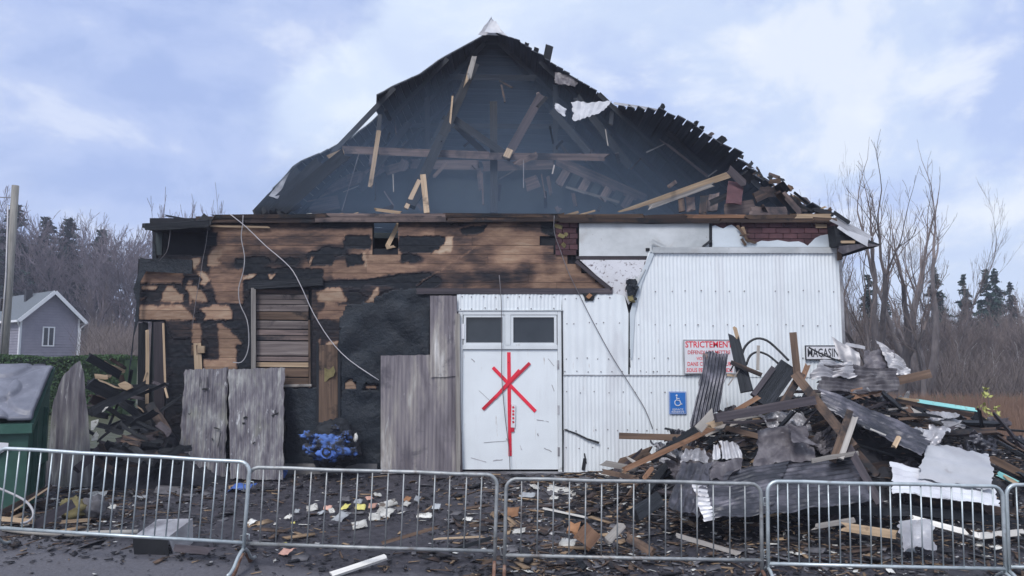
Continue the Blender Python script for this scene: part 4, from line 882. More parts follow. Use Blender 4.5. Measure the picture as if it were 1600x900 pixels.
# --- loose cables hanging down the front
def cable(pts, r, m, label, smooth=3):
    q = [P(*p) for p in pts]; out_ = []
    for i in range(len(q)-1):
        p0, p1, p2, p3 = q[max(i-1, 0)], q[i], q[i+1], q[min(i+2, len(q)-1)]
        for k in range(smooth):
            t = k/smooth; out_.append(.5*((2*p1)+(p2-p0)*t+(2*p0-5*p1+4*p2-p3)*t*t+(3*p1-p0-3*p2+p3)*t**3))
    out_.append(q[-1]); o0 = out_[0].copy()
    mb = MB(); mb.tube([p-o0 for p in out_], r, 6)
    return props(mb.build('hanging_cable', mat(m), loc=o0, smooth=True), label, 'cable', 'cables hanging down the building front')
cable([(380,336,-.12),(379,352,-.12),(377,372,-.1),(382,400,-.1),(380,425,-.1),(373,450,-.1),(375,475,-.1),(386,500,-.1),(389,530,-.1),(386,552,-.12),(377,566,-.14),(364,566,-.14)], .009, 'cable_grey', 'pale cable curling into a hook beside the boarded window')
cable([(360,335,-.14),(385,355,-.12),(415,384,-.1),(440,405,-.1),(458,424,-.12),(474,455,-.12),(490,490,-.12),(515,530,-.1),(545,562,-.1),(592,594,-.14)], .008, 'cable_grey', 'long pale cable running slantwise from the roof edge to the sooty sheet')
cable([(336,335,-.14),(326,352,-.14),(322,380,-.12),(317,405,-.1),(314,425,-.1),(306,470,-.08),(300,515,-.05)], .005, 'cable_dark', 'thin dark cable hanging past the light torn wood patches')
cable([(266,360,-.3),(264,378,-.3),(260,394,-.28),(248,408,-.2)], .005, 'cable_dark', 'short thin cable dangling from the corner eave board')
cable([(780,430,-.14),(783,470,-.14),(784,550,-.12),(784,590,-.1),(789,650,-.09),(795,700,-.09),(797,735,-.12)], .007, 'cable_dark', 'dark cable hanging straight down across the taped door')
cable([(866,337,-.14),(866,362,-.13),(875,390,-.13),(888,425,-.13),(904,458,-.12),(925,500,-.11),(955,555,-.11),(990,610,-.11),(1008,640,-.11),(1020,670,-.12)], .007, 'cable_dark', 'thin brown cable sagging across the white cladding below the dark gable')

# --- corrugated sheets leaning against the charred wall
def lean(label, c, m, seed, hole=None, crumple=.035, rag=.03):
    o = spx('leaning_sheet', c, 40, 26, .075, .011, m, crumple=crumple, rag=rag, seed=seed, cs=1.4)
    return props(o, label, 'metal sheet', 'corrugated sheets leaning on the charred wall')
lean('grey corrugated sheet with a slit near its top, standing left against its paler neighbour', [(278,745,-.62),(352,748,-.56),(356,576,-.10),(289,577,-.14)], 'weathered_sheet', 3)
lean('greenish grey corrugated sheet with a notched edge below the boarded window', [(360,748,-.64),(443,750,-.64),(445,575,-.15),(357,577,-.16)], 'weathered_sheet', 14)
def stain(par, q, wp, m='rubber_black', nm='slit'):
    k = bpx(nm, q[:3], q[3:], wp, .008, m, jag=(.02, .05), warp=.008); Mx = k.matrix_world.copy(); k.parent = par; k.matrix_local = Matrix.Translation(-Vector(par.location)) @ frame(P(*q[:3]), P(*q[3:])-P(*q[:3]), CAM-P(*q[:3]))
s1, s2 = [x for x in COL.objects if x.name.startswith('leaning_sheet')][:2]
yl = lambda y: -.13-.48*(y-577)/170-.035
for q in [(315,608,328,607,3),(313,588,312,606,1.2),(324,588,323,604,1),(334,668,346,672,2),(345,676,340,700,1.4),(331,684,333,690,2)]: stain(s1, (q[0], q[1], yl(q[1]), q[2], q[3], yl(q[3])), q[4])
for q in [(380,654,388,650,3),(378,662,384,661,3),(424,650,436,645,2.4),(394,694,400,690,2),(430,640,431,648,2)]: stain(s2, (q[0], q[1], yl(q[1])-.02, q[2], q[3], yl(q[3])-.02), q[4])
polyslab('tear', [(428,672),(445,657),(447,672),(440,678)], -.40, .006, 'rubber_black', None)
o = bpy.data.objects['tear']; props(o, 'black torn flap over the notch of the greenish leaning sheet', 'flap')
o = corr('leaning_sheet', [(68,758),(76,692),(85,626),(98,590),(112,573),(126,562),(132,580),(137,636),(142,690),(143,760)], -1.25, .085, .010, 'weathered_sheet', None, rag=.03, bow=.08, nz=24)
props(o, 'pointed torn corrugated sheet standing beside the green dumpster', 'metal sheet', 'corrugated sheets leaning on the charred wall')
# --- half burnt machine with melted blue housing
o = thing('burnt_machine', 'charred lump of machinery with a melted blue housing against the black wall', 'machine', P(514, 728, -.5))
base = P(514, 728, -.5)
def blob(name, c, rx, ry, rz, m, seed, rough=.35, nu=26, nv=18):
    V = []; Fs = []
    for j in range(nv+1):
        for i in range(nu):
            a, b_ = 2*math.pi*i/nu, math.pi*j/nv; d = Vector((math.sin(b_)*math.cos(a), math.sin(b_)*math.sin(a), math.cos(b_)))
            k = 1+rough*fn(d.x*2+seed, d.y*2, d.z*2)+rough*.5*fn(d.x*6, d.y*6+seed, d.z*6)
            V.append((c[0]+rx*d.x*k, c[1]+ry*d.y*k, c[2]+rz*d.z*k))
    for j in range(nv):
        for i in range(nu): Fs.append((j*nu+i, j*nu+(i+1) % nu, (j+1)*nu+(i+1) % nu, (j+1)*nu+i))
    return mk(name, V, Fs, mat(m), o, smooth=True)
blob('charred_casing', (0, .1, .34), .42, .28, .38, 'char', 3)
blob('charred_casing', (.28, .05, .28), .2, .22, .24, 'rubble_dark', 9)
def q3(px, py): return P(px, py, -.78)-base
blob('blue_housing', q3(512, 700)+Vector((0, .12, 0)), .33, .16, .19, 'blue_melt', 21, .5, 40, 26)
blob('blue_housing', q3(513, 706)+Vector((0, .06, 0)), .19, .10, .12, 'blue_plastic', 24, .3, 30, 20)
for r_, th in ((.105, .03), (.075, .045), (.04, .055), (.018, .07)):
    mb = MB(); cc = q3(511, 706); mb.tube([cc+Vector((0, .03, 0)), cc+Vector((0, -th, 0))], r_, 20); mb.build('pulley_ring', mat('blue_plastic' if r_ != .075 else 'char'), o)
for k, (px, py, r_) in enumerate([(497,688,.09),(531,690,.09),(522,671,.06),(541,680,.07),(478,682,.08),(482,702,.08),(548,706,.07)]):
    blob('blue_fragment', q3(px, py)+Vector((0, .08, 0)), r_*1.2, r_*.5, r_*.8, 'blue_melt', 30+k, .9, 20, 14)
blob('pale_fragment', q3(556, 684), .035, .03, .07, 'paper', 77, .4, 10, 8)

# ================================================================== CROWD BARRIERS
def barrier(label, TLp, TRp, Y0, Y1, n, m, mfoot, span=.81, H=1.08, rr=.020, loops=(True, True)):
    tl, tr = P(TLp[0], TLp[1], Y0), P(TRp[0], TRp[1], Y1)
    X = (tr-tl); L = X.length; X.normalize(); Yv = Vector((0, 0, 1)).cross(X).normalized(); Z = X.cross(Yv).normalized()
    org = tl-Z*H
    o = thing('crowd_barrier', label, 'barrier', group='steel crowd barriers in a row')
    o.matrix_world = Matrix(((X.x, Yv.x, Z.x, org.x), (X.y, Yv.y, Z.y, org.y), (X.z, Yv.z, Z.z, org.z), (0, 0, 0, 1)))
    c = .11; zb = H-span; pts = [(0, 0, .17), (0, 0, .6), (0, 0, H-c)]
    pts += [(c-c*math.cos(a), 0, H-c+c*math.sin(a)) for a in [R(q) for q in (20, 40, 60, 80, 90)]]
    pts += [(L*k/6, 0, H+.004*math.sin(k*2.1)) for k in range(1, 6)]
    pts += [(L-c+c*math.sin(a), 0, H-c+c*math.cos(a)) for a in [R(q) for q in (0, 20, 40, 60, 80, 90)]]+[(L, 0, .6), (L, 0, .17)]
    MB().tube(pts, rr, 10).build('frame', mat(m), o, smooth=True)
    MB().tube([(0, 0, zb), (L*.5, 0, zb-.004), (L, 0, zb)], rr*.95, 10).build('bottom_rail', mat(m), o, smooth=True)
    bar = None
    for i in range(n):
        x = L*(i+1)/(n+1)
        if bar is None: bar = MB().tube([(0, 0, zb), (0, 0, H-.01)], .0078, 8).build('bar', mat(m), o, smooth=True); b_ = bar
        else: b_ = inst('bar', bar.data, o)
        b_.location = (x, 0, 0); b_.rotation_euler = (0, R(rng.uniform(-.5, .5)), R(rng.uniform(0, 90)))
    for x in (0, L):
        MB().tube([(x, -.36, .012), (x, -.30, .015), (x, -.22, .05), (x, -.13, .13), (x, -.06, .17), (x, 0, .185), (x, .06, .17), (x, .13, .13), (x, .22, .05), (x, .30, .015), (x, .36, .012)], rr*.95, 8).build('foot', mat(mfoot), o, smooth=True)
    for zz in (H-.20, .34):
        MB().tube([(L, 0, zz), (L+.05, 0, zz), (L+.055, 0, zz-.06)], .006, 6).build('hook', mat(m), o, smooth=True)
        MB().tube([(0, 0, zz-.05), (-.04, 0, zz-.05), (-.045, 0, zz+.03), (0, 0, zz+.03)], .006, 6).build('eye', mat(m), o, smooth=True)
    return o
barrier('bright galvanised barrier tilted downhill in front of the green dumpster', (-4, 700), (391, 722), -4.82, -4.92, 22, 'galvanised', 'galvanised', span=.83)
barrier('dull wide-spaced barrier with rusty feet in front of the boarded window', (389, 730), (777, 742), -4.85, -4.85, 15, 'galvanised_worn', 'rust', span=.79)
barrier('dull wide-spaced barrier with worn feet across the taped door', (791, 748), (1189, 756), -4.85, -4.85, 15, 'galvanised_worn', 'rust', span=.79)
barrier('bright close-barred barrier in front of the big white torn sheet', (1199, 752), (1566, 760), -4.85, -4.85, 22, 'galvanised', 'galvanised', span=.85)
barrier('bright barrier cut off by the edge of the view', (1572, 757), (1950, 766), -4.85, -4.85, 22, 'galvanised', 'galvanised', span=.85)

# ================================================================== DUMPSTER
a0 = P(80, 574, -2.1); f0 = P(52, 657, -3.1)
dz = gz(-6.5, -2.6)
o = thing('dumpster', 'green metal dumpster with a sloping grey plastic lid beside the torn sheet', 'dumpster', (a0.x, -2.1, dz), rot=(0, 0, R(20)))
xr = 0.; hb = a0.z-dz; hf = f0.z-dz; dyf = -1.02; xl = -2.0
V = [(xl, 0, .12), (xr, 0, .12), (xr, dyf-.05, .12), (xl, dyf-.05, .12), (xl, 0, hb-.03), (xr, 0, hb-.03), (xr, dyf, hf-.03), (xl, dyf, hf-.03)]
mk('body', V, [(0, 1, 2, 3), (0, 4, 5, 1), (1, 5, 6, 2), (2, 6, 7, 3), (3, 7, 4, 0)], mat('dumpster_green'), o)
mb = MB(); mb.box(xl, xr+.05, dyf-.09, dyf-.005, hf-.16, hf-.04); mb.build('front_rim', mat('dumpster_green'), o)
V = [(xr+.004, .0, hb-.12), (xr+.05, .0, hb-.12), (xr+.05, dyf, hf-.14), (xr+.004, dyf, hf-.14), (xr+.004, .0, hb-.0), (xr+.05, .0, hb-.0), (xr+.05, dyf, hf-.03), (xr+.004, dyf, hf-.03)]
mk('side_rim', V, [(0, 1, 2, 3), (4, 7, 6, 5), (0, 4, 5, 1), (1, 5, 6, 2), (2, 6, 7, 3), (3, 7, 4, 0)], mat('dumpster_green'), o)
for y in (-.25, -.75): MB().box(xr+.004, xr+.05, y-.04, y+.04, .12, hb-.55).build('side_rib', mat('dumpster_green'), o)
MB().box(xr+.004, xr+.09, -.7, -.3, .62, .74).build('lift_pocket', mat('dumpster_green'), o)
for x in (xl+.2, xr-.25):
    MB().box(x, x+.12, -.95, -.2, .0, .118).build('skid', mat('rust'), o)
# lid with moulded ribs and ovals
lu, lv = 56, 44; sl = Vector((0, dyf-.02, hf-hb)); V = []; Fs = []
nl = Vector((0, -(hf-hb), dyf-.02)).normalized(); nl = nl if nl.z > 0 else -nl
def lidh(u, v):
    x = u*2-1; y = v*2-1; h = .012
    e1 = math.hypot((x-.0)/.55, (y-.0)/.42); h += .05*(1-sstep(.92, 1., e1))
    for cx in (-1.05, 1.05):
        e = math.hypot((x-cx)/.75, (y+.0)/.9); h += .04*(1-sstep(.93, 1., e))
    e = math.hypot(x/.55, (y+1.05)/.5); h += .035*(1-sstep(.9, 1., e)); e = math.hypot(x/.55, (y-1.1)/.5); h += .035*(1-sstep(.9, 1., e))
    ed = max(abs(x), abs(y)); h += .02*sstep(.93, .95, ed)-.03*sstep(.985, 1., ed)
    return h
for X0, X1, nm in ((xl+.01, xl/2-.14, 'lid'), (xl/2-.10, xr+.02, 'lid')):
    V = []; Fs = []
    for i in range(lu+1):
        for j in range(lv+1):
            u, v = i/lu, j/lv; p = Vector((X0+(X1-X0)*u, 0, hb))+sl*v+nl*(lidh(u, v)+.012*fn(u*3, v*3)); V.append(tuple(p))
    for i in range(lu):
        for j in range(lv): q = i*(lv+1)+j; Fs.append((q, q+lv+1, q+lv+2, q+1))
    l_ = mk(nm, V, Fs, mat('dumpster_lid'), o, smooth=True); s = l_.modifiers.new('thickness', 'SOLIDIFY'); s.thickness = .02; s.offset = -1
    for u in (.25, .85): MB().box(X0+(X1-X0)*u-.07, X0+(X1-X0)*u+.07, -.02, .04, hb-.02, hb+.05).build('lid_hinge', mat('dumpster_lid'), l_)
# torn white sticker on the front
q = [(-.06,.0),(.30,.0),(.42,-.0),(.44,.03),(.50,.03),(.50,.05),(.57,.12),(.57,.19),(.5,.2),(.48,.2),(.46,.16),(.4,.17),(.38,.2),(.30,.18),(.2,.2),(.12,.17),(.06,.2),(-.06,.2)]
y_ = dyf-.052
n = len(q); sx0 = -.98; V = [(sx0+a*1.35, y_-.0, hf-.47+b_) for a, b_ in q]+[(sx0+a*1.35, y_+.002, hf-.47+b_) for a, b_ in q]
mk('torn_sticker', V, [tuple(range(n))]+[(i, i+n, (i+1) % n+n, (i+1) % n) for i in range(n)], mat('sign_white'), o)

# ================================================================== LEFT HEAP OF BURNT BOARDS
PILE_N = [0]
def board(label, a, b_, wpx, t, m, name=None, cat='board', group=None, **k):
    name = name or {'wood_raw': 'splintered_board', 'paint_white_wood': 'painted_board', 'paint_turquoise': 'painted_board', 'wood_grey': 'weathered_board', 'wood_brown': 'brown_timber', 'wood_orange': 'brown_timber', 'insulation': 'splintered_board'}.get(m, 'charred_board')
    o = bpx(name, a, b_, wpx, t, m, **k); return props(o, label, cat, group)
GL = 'burnt boards heaped at the left corner'
for lab, a, b_, wp, m in [
    ('thick black beam end poking up over the hedge', (136,556,-1.1), (190,588,-.6), 13, 'char'),
    ('split board with a tan edge beside the black beam end', (160,566,-.9), (196,582,-.5), 6, 'wood_raw'),
    ('scorched board leaning down from the black beam end', (172,560,-.7), (200,578,-.45), 5, 'char_brown'),
    ('short pale stump of board above the black planks', (145,587,-1.1), (174,590,-1.0), 7, 'wood_raw'),
    ('thin tan lath across the black planks of the corner heap', (152,592,-1.25), (194,610,-1.1), 2.5, 'wood_raw'),
    ('broad black plank sloping under the pale stump', (138,598,-1.2), (186,622,-.9), 18, 'char'),
    ('brown plank wedged low in the corner heap', (140,622,-1.1), (170,634,-.8), 14, 'char_brown'),
    ('scorched brown post standing in the corner heap', (187,585,-.5), (196,608,-.5), 8, 'char_brown'),
    ('charred plank lying across the front of the corner heap', (140,645,-1.3), (232,600,-.6), 14, 'char'),
    ('black plank sloping down to the foot of the wall', (232,630,-.6), (264,680,-.9), 14, 'char_brown'),
    ('charred brown plank on the ground below the corner heap', (118,735,-2.0), (158,700,-1.2), 12, 'char_purple'),
    ('thin bright strip stuck in the corner heap', (158,644,-1.35), (170,635,-1.35), 2, 'paint_white_wood'),
    ('curved dry twig at the foot of the bright lath', (212,632,-.7), (226,645,-.7), 2, 'wood_raw'),
    ]: board(lab, a, b_, wp, .05, m, jag=(.05, .08), warp=.02, group=GL)
for i in range(64):
    x, y = rng.uniform(140, 275), 728-130*rng.random()**1.3; a = rng.gauss(.1, .6); l = rng.uniform(22, 70); Y = -.45-1.0*sstep(600, 730, y)*rng.uniform(.6, 1)
    zl = 'at the foot of' if y > 680 else 'half way up' if y > 640 else 'near the top of'; zx = 'beside the torn pointed sheet' if x < 200 else 'beside the pair of leaning sheets'
    board(f'charred board jumbled {zl} the corner heap {zx}', (x-l/2*math.cos(a), y-l/2*math.sin(a), Y), (x+l/2*math.cos(a), y+l/2*math.sin(a), Y+rng.uniform(-.3, .3)), rng.uniform(3, 11), .02, rng.choice(['char', 'char', 'char', 'char', 'char_brown', 'char_purple']), jag=(.1, .1), warp=.03, roll=rng.uniform(-.5, .5), group=f'charred boards {zl} the corner heap {zx}')
for lab, pts, Y in [('white torn scrap upper of two in the corner heap', [(142,658),(154,655),(152,662),(146,672),(142,672)], -1.45), ('white torn scrap lower of two in the corner heap', [(143,684),(150,674),(154,680),(152,687),(143,689)], -1.5)]:
    o = polyslab('scrap', pts, Y, .01, 'paper', None); props(o, lab, 'scrap')
for lab, pts, Y in [('chunk of splintered pale wood in the middle of the corner heap', [(184,600),(194,596),(204,602),(206,606),(198,610),(188,606)], -.9)]:
    o = polyslab('wood_chunk', pts, Y, .05, 'wood_raw', None); props(o, lab, 'wood')

# ================================================================== BIG DEBRIS HEAP ON THE RIGHT
def lz(x, y): return .80*math.exp(-(((x+6.0)/1.0)**2+((y+.35)/.5)**2))
V = []; Fs = []; xs = np.arange(-7.4, -4.2, .07); ys = np.arange(-2.0, .15, .07); ny = len(ys)
for x in xs:
    for y in ys: h = lz(x, y); V.append((x, y, gz(x, y)-.05+h*(1+.25*fn(x*3, y*3))+.12*min(1, h*3)*fn(x*7, y*7)))
Fs = [(i*ny+j, i*ny+ny+j, i*ny+ny+j+1, i*ny+j+1) for i in range(len(xs)-1) for j in range(ny-1)]
props(mk('corner_rubble', V, Fs, mat('rubble_dark')), 'black ash and rubble under the boards at the left corner', 'rubble', kind='stuff')
def mz(x, y):
    """height of the heap's core above ground"""
    u = ((x-4.75)/2.55); v = ((y+1.5)/1.65)
    h = 1.46*math.exp(-(u*u*1.1+v*v*1.3)*1.0)
    h += .42*math.exp(-(((x-7.3)/1.3)**2+((y+1.8)/1.4)**2))
    return max(0, h-.06)
V = []; Fs = []; xs = np.arange(1.0, 10.2, .09); ys = np.arange(-4.2, .0, .09)
for x in xs:
    for y in ys:
        h = mz(x, y); V.append((x, y, gz(x, y)-.05+h*(.95+.25*fn(x*2, y*2))+.10*min(1, h*3)*fn(x*5, y*5)+.05*min(1, h*3)*fn(x*12, y*12)))
ny = len(ys)
for i in range(len(xs)-1):
    for j in range(ny-1):
        q = i*ny+j; Fs.append((q, q+ny, q+ny+1, q+1))
props(mk('burnt_rubble', V, Fs, mat('rubble_dark')), 'black ash and fine rubble making up the core of the heap', 'rubble', kind='stuff')
GR_ = 'charred boards lying in the big heap'
cnt = 0
while cnt < 190:
    x, y = rng.uniform(1.6, 9.0), rng.uniform(-3.9, -.5); h = mz(x, y)
    if h < .08 or rng.random() > .35+h: continue
    L = rng.uniform(.3, 1.25); a = rng.gauss(.35, .6) if x > 4.7 else rng.gauss(-.35, .7); zc = gz(x, y)+h*1.0+rng.uniform(-.02, .24)*(1 if y > -2.6 else .4)
    yaw = rng.uniform(-1.0, 1.0); sl_ = -.35*math.tanh((x-4.75)) + rng.gauss(0, .34)
    d = Vector((math.cos(yaw), math.sin(yaw), sl_)).normalized()
    if y < -2.3 and 2.3 < x < 7.4: zc -= .16
    mm = rng.choice(['char']*6+['char_brown']*3+['char_purple']*3+['wood_brown', 'wood_grey']); wd = rng.choice([rng.uniform(.015, .05), rng.uniform(.03, .14)])
    c0 = Vector((x, y, zc)); o = beam({'wood_brown': 'brown_timber', 'wood_grey': 'weathered_board'}.get(mm, 'charred_board'), c0-d*L/2, c0+d*L/2, wd, rng.uniform(.02, .045), mm, n=(rng.gauss(0, .3), -1, 1.0), roll=rng.uniform(-.8, .8), jag=(.15, .15), warp=.04)
    col_ = {'char': 'black', 'char_brown': 'scorched brown', 'char_purple': 'purplish grey', 'wood_brown': 'plain brown', 'wood_grey': 'weathered grey'}[mm]
    zn = 'on the slope nearest the door' if x < 3.6 else 'on the far flank towards the dry grass' if x > 6.3 else 'low down behind the barrier bars' if y < -2.6 else 'up near the crest' if h > .9 else 'on the back slope against the cladding' if y > -1.3 else 'half way down the middle'
    lb = f"{'narrow' if wd < .09 else 'wide'} {col_} board in the big heap, {zn}"
    props(o, lb, 'board', 'boards buried in the big heap: '+lb.split(' board')[0]+', '+zn); cnt += 1
H = 'heap'
for lab, a, b_, wp, t, m, kw in [
    ('tall black plank with a splintered pointed top rising from the heap', (1167,612,-1.5), (1141,504,-1.1), 17, .06, 'char', dict(jag=(0, .45), taper=(1.15, .85))),
    ('short splinter of light wood beside the pointed black plank', (1153,530,-1.2), (1147,508,-1.15), 6, .02, 'wood_raw', dict(jag=(0, .12))),
    ('upright brown post with a flat top on the crest of the heap', (1246,588,-1.7), (1239,520,-1.6), 11, .09, 'wood_brown', {}),
    ('long brown beam slanting down from the upright brown post', (1243,586,-2.0), (1335,700,-3.0), 14, .10, 'wood_brown', {}),
    ('dark brown crosspiece under the upright brown post', (1222,634,-2.1), (1252,584,-1.9), 12, .07, 'char_brown', {}),
    ('broad charred plank with cracked alligator surface', (1188,632,-2.0), (1232,572,-1.6), 30, .08, 'char', {}),
    ('grey purple board leaning left of the cracked plank', (1176,618,-2.0), (1208,575,-1.7), 8, .05, 'char_purple', {}),
    ('long purple grey beam lying level across the heap', (1118,653,-2.7), (1272,625,-2.5), 14, .10, 'char_purple', dict(warp=.01)),
    ('brown timber sticking straight out over the white cladding', (968,681,-1.1), (1070,684,-1.5), 9.5, .07, 'wood_brown', dict(jag=(0, .1))),
    ('long orange brown pole sloping from the crest to the ground', (972,735,-2.5), (1118,668,-1.9), 8, .06, 'wood_orange', dict(jag=(.1, .1), warp=.02)),
    ('long black plank parallel above the orange brown pole', (1012,722,-2.2), (1112,655,-1.7), 12, .06, 'char', dict(jag=(.15, .1))),
    ('grey weathered board end lying under the orange pole', (936,722,-2.2), (1000,734,-2.3), 9, .04, 'wood_grey', dict(jag=(.1, .05))),
    ('brown plank lying on the ground by the white cladding', (938,736,-2.5), (998,748,-2.9), 8, .04, 'wood_brown', dict(jag=(.1, .1))),
    ('pale splinter pointing up beside the orange pole', (976,712,-2.0), (997,726,-2.2), 6, .03, 'wood_grey', dict(jag=(.15, .03), taper=(.4, 1))),
    ('upright splinter of wood where the orange pole ends', (1006,748,-2.8), (1020,730,-2.6), 7, .03, 'wood_orange', dict(jag=(.1, .1))),
    ('board with one grey and one brown face propped in the heap', (1302,718,-3.15), (1327,645,-2.7), 10, .12, 'wood_brown', {}),
    ('pale grey board propped against the brown one', (1313,717,-3.2), (1337,648,-2.75), 9, .03, 'wood_grey', dict(jag=(0, .08))),
    ('curled light strip of wood lying on the dark ribbed sheet', (1268,719,-3.25), (1340,708,-3.1), 7, .02, 'wood_grey', dict(warp=.05)),
    ('squared brown timber with a bright cut end sticking out', (1380,600,-1.5), (1452,584,-1.4), 13, .09, 'wood_brown', {}),
    ('tan board end below the squared timber', (1330,617,-1.9), (1378,605,-1.7), 15, .05, 'wood_orange', {}),
    ('narrow turquoise painted board reaching out over the dry grass', (1432,627,-1.6), (1530,642,-1.5), 7, .03, 'paint_turquoise', dict(jag=(0, .1), n=(0, -1, .7))),
    ('bare brown underside board beneath the turquoise one', (1396,625,-1.7), (1524,650,-1.6), 7, .03, 'char_brown', dict(jag=(.1, .05))),
    ('bare tan board end where the turquoise paint stops', (1398,624,-1.65), (1436,628,-1.6), 8, .03, 'wood_raw', dict(jag=(.12, .02))),
    ('dark strut sloping down to the dry grass', (1490,678,-1.8), (1560,710,-2.2), 9, .06, 'char', dict(jag=(.03, .1))),
    ('brown plank sloping down beyond the white sheets', (1540,712,-2.5), (1620,752,-2.7), 11, .05, 'wood_brown', dict(jag=(.1, 0))),
    ('pale green strip of wood beside the far brown plank', (1552,736,-2.9), (1592,756,-3.0), 8, .02, 'paint_turquoise', dict(jag=(.1, .1))),
    ('tan splinter end under the pale green strip', (1565,742,-2.95), (1594,758,-3.05), 5, .02, 'wood_raw', dict(jag=(.1, .1))),
    ('long white painted board lying at the foot of the heap', (1418,808,-3.6), (1532,838,-3.8), 9, .03, 'paint_white_wood', dict(n=(0, -1, .6), jag=(.08, .02))),
    ('short white board continuing past the long white one', (1528,838,-3.8), (1600,832,-3.6), 10, .03, 'paint_white_wood', dict(n=(0, -1, .6))),
    ('tan split board under the dark ribbed sheets', (1310,822,-3.9), (1404,836,-3.9), 13, .04, 'wood_raw', dict(jag=(.1, .05))),
    ('weathered grey lath with a broken end at the barrier', (1266,824,-3.95), (1336,812,-3.8), 8, .03, 'wood_grey', dict(jag=(.15, .02))),
    ('dark beam lying level below the white sheets', (1410,776,-3.2), (1590,800,-3.2), 16, .08, 'char_brown', dict(jag=(.05, .05))),
    ('second dark beam lying level beneath it', (1400,794,-3.4), (1600,818,-3.3), 14, .08, 'char', dict(jag=(.05, .05))),
    ('long black board along the foot of the heap', (1230,796,-3.6), (1420,800,-3.5), 12, .06, 'char', dict(jag=(.05, .05))),
    ('narrow light lath over the black foot board', (1186,808,-3.7), (1222,802,-3.7), 3, .02, 'wood_raw', dict(jag=(.05, .05))),
    ('dark post leaning over the right ribbed sheet', (1326,698,-3.0), (1376,788,-3.75), 12, .05, 'char_purple', {}),
    ('brown rafter end beside the dark leaning post', (1338,704,-2.9), (1378,750,-3.2), 9, .05, 'char_brown', dict(jag=(.03, .1))),
    ('bright broken chunk of wood below the cracked plank', (1228,634,-2.5), (1246,630,-2.4), 15, .07, 'wood_raw', dict(jag=(.06, .1))),
    ('yellowish splintered board on the level beam', (1182,648,-2.6), (1216,634,-2.4), 10, .03, 'insulation', dict(jag=(.15, .02))),
    ('brown splintered stick left of the yellowish board', (1145,644,-2.5), (1186,620,-2.2), 7, .05, 'wood_orange', dict(jag=(.1, .05))),
    ('yellow tan wedge of wood under the level beam end', (1100,668,-2.6), (1128,658,-2.5), 10, .03, 'wood_raw', dict(jag=(.2, .02))),
    ('pale grey sheet of wood leaning at the left of the heap', (1090,672,-2.5), (1118,642,-2.2), 14, .02, 'wood_grey', dict(jag=(.02, .1))),
    ('brown and tan board under the level beam', (1132,668,-2.4), (1186,682,-2.6), 8, .05, 'wood_brown', dict(jag=(.03, .08))),
    ('small tan board crossing behind the red lettered sign', (1136,586,-1.2), (1160,588,-1.3), 3.5, .02, 'wood_raw', {}),
    ('brown cross brace behind the pointed black plank', (1142,566,-1.4), (1190,586,-1.6), 7, .05, 'char_brown', {}),
    ('pale stick crossing the brown brace', (1138,602,-1.45), (1155,578,-1.4), 2, .015, 'wood_grey', {}),
    ('grey bent upright stick under the iron hoop', (1184,578,-1.3), (1185,540,-1.25), 5, .03, 'wood_grey', {}),
    ('jagged knot of splinters beside the upright brown post', (1252,596,-1.8), (1263,568,-1.7), 8, .04, 'wood_orange', dict(jag=(.03, .12))),
    ('tan broken stub low in the dark middle of the heap', (1396,700,-2.9), (1406,680,-2.8), 7, .04, 'wood_raw', dict(jag=(.03, .06))),
    ('thin bright sliver on the dark middle of the heap', (1360,670,-2.8), (1384,680,-2.8), 2.5, .015, 'paint_white_wood', {}),
    ('brown flat lath on the right flank of the heap', (1404,655,-2.0), (1452,651,-1.9), 4, .02, 'wood_brown', {}),
    ('light lath on the right flank above the brown one', (1388,640,-1.9), (1418,637,-1.8), 3, .02, 'wood_grey', {}),
    ('black hump of charred log in front of the barrier gap', (988,806,-4.0), (1030,780,-3.8), 22, .14, 'char', dict(jag=(.05, .05), warp=.03)),
    ('brown plank end sloping under the third barrier', (978,838,-4.1), (1022,864,-4.5), 13, .05, 'wood_brown', dict(jag=(.05, .05))),
    ('long grey lath lying on the ash behind the barrier', (1056,836,-4.2), (1158,866,-4.5), 7, .03, 'wood_grey', dict(jag=(.05, .1))),
    ('dark board sticking out under the barrier rail', (894,862,-4.6), (914,888,-4.85), 9, .03, 'char', {}),
    ('dark flat board behind the door barrier', (850,802,-3.9), (914,808,-3.9), 9, .03, 'char', {}),
    ('thin white edged lath on the dark flat board', (848,794,-3.9), (914,808,-3.95), 3, .015, 'paint_white_wood', {}),
    ('long dark lath running under the second barrier rail', (592,850,-4.4), (690,822,-4.0), 5, .03, 'wood_brown', dict(jag=(.05, .1))),
    ('black lath beside the long dark one', (700,862,-4.5), (770,840,-4.2), 6, .03, 'char', dict(jag=(.05, .1))),
    ('tan lath lying on the ash near the door barrier', (676,842,-4.3), (764,838,-4.2), 3, .02, 'wood_raw', dict(jag=(.1, .1))),
    ('white painted board lying in front of the second barrier', (516,899,-4.95), (604,870,-4.6), 10, .03, 'paint_white_wood', dict(n=(0, -.6, 1), jag=(.02, .02))),
    ('half burnt log end in front of the first barrier', (272,856,-4.6), (338,862,-4.65), 11, .08, 'char_purple', dict(jag=(.03, .15))),
    ('pale split plank by the dumpster foot', (-4,810,-4.1), (54,815,-4.15), 7, .03, 'wood_raw', dict(jag=(.02, .05))),
    ('dark plank sloping up from the pale split plank', (4,800,-4.0), (80,760,-3.4), 8, .04, 'char_brown', {}),
    ('thin yellowish lath over the dark sloping plank', (18,800,-4.05), (76,762,-3.5), 2.5, .015, 'wood_raw', {}),
    ('tan lath beside the insulation lump', (90,816,-4.2), (142,812,-4.1), 5, .02, 'wood_raw', dict(jag=(.05, .05))),
    ('dark beam lying left of the insulation lump', (52,822,-4.1), (112,788,-3.6), 14, .08, 'char_purple', {}),
    ]:
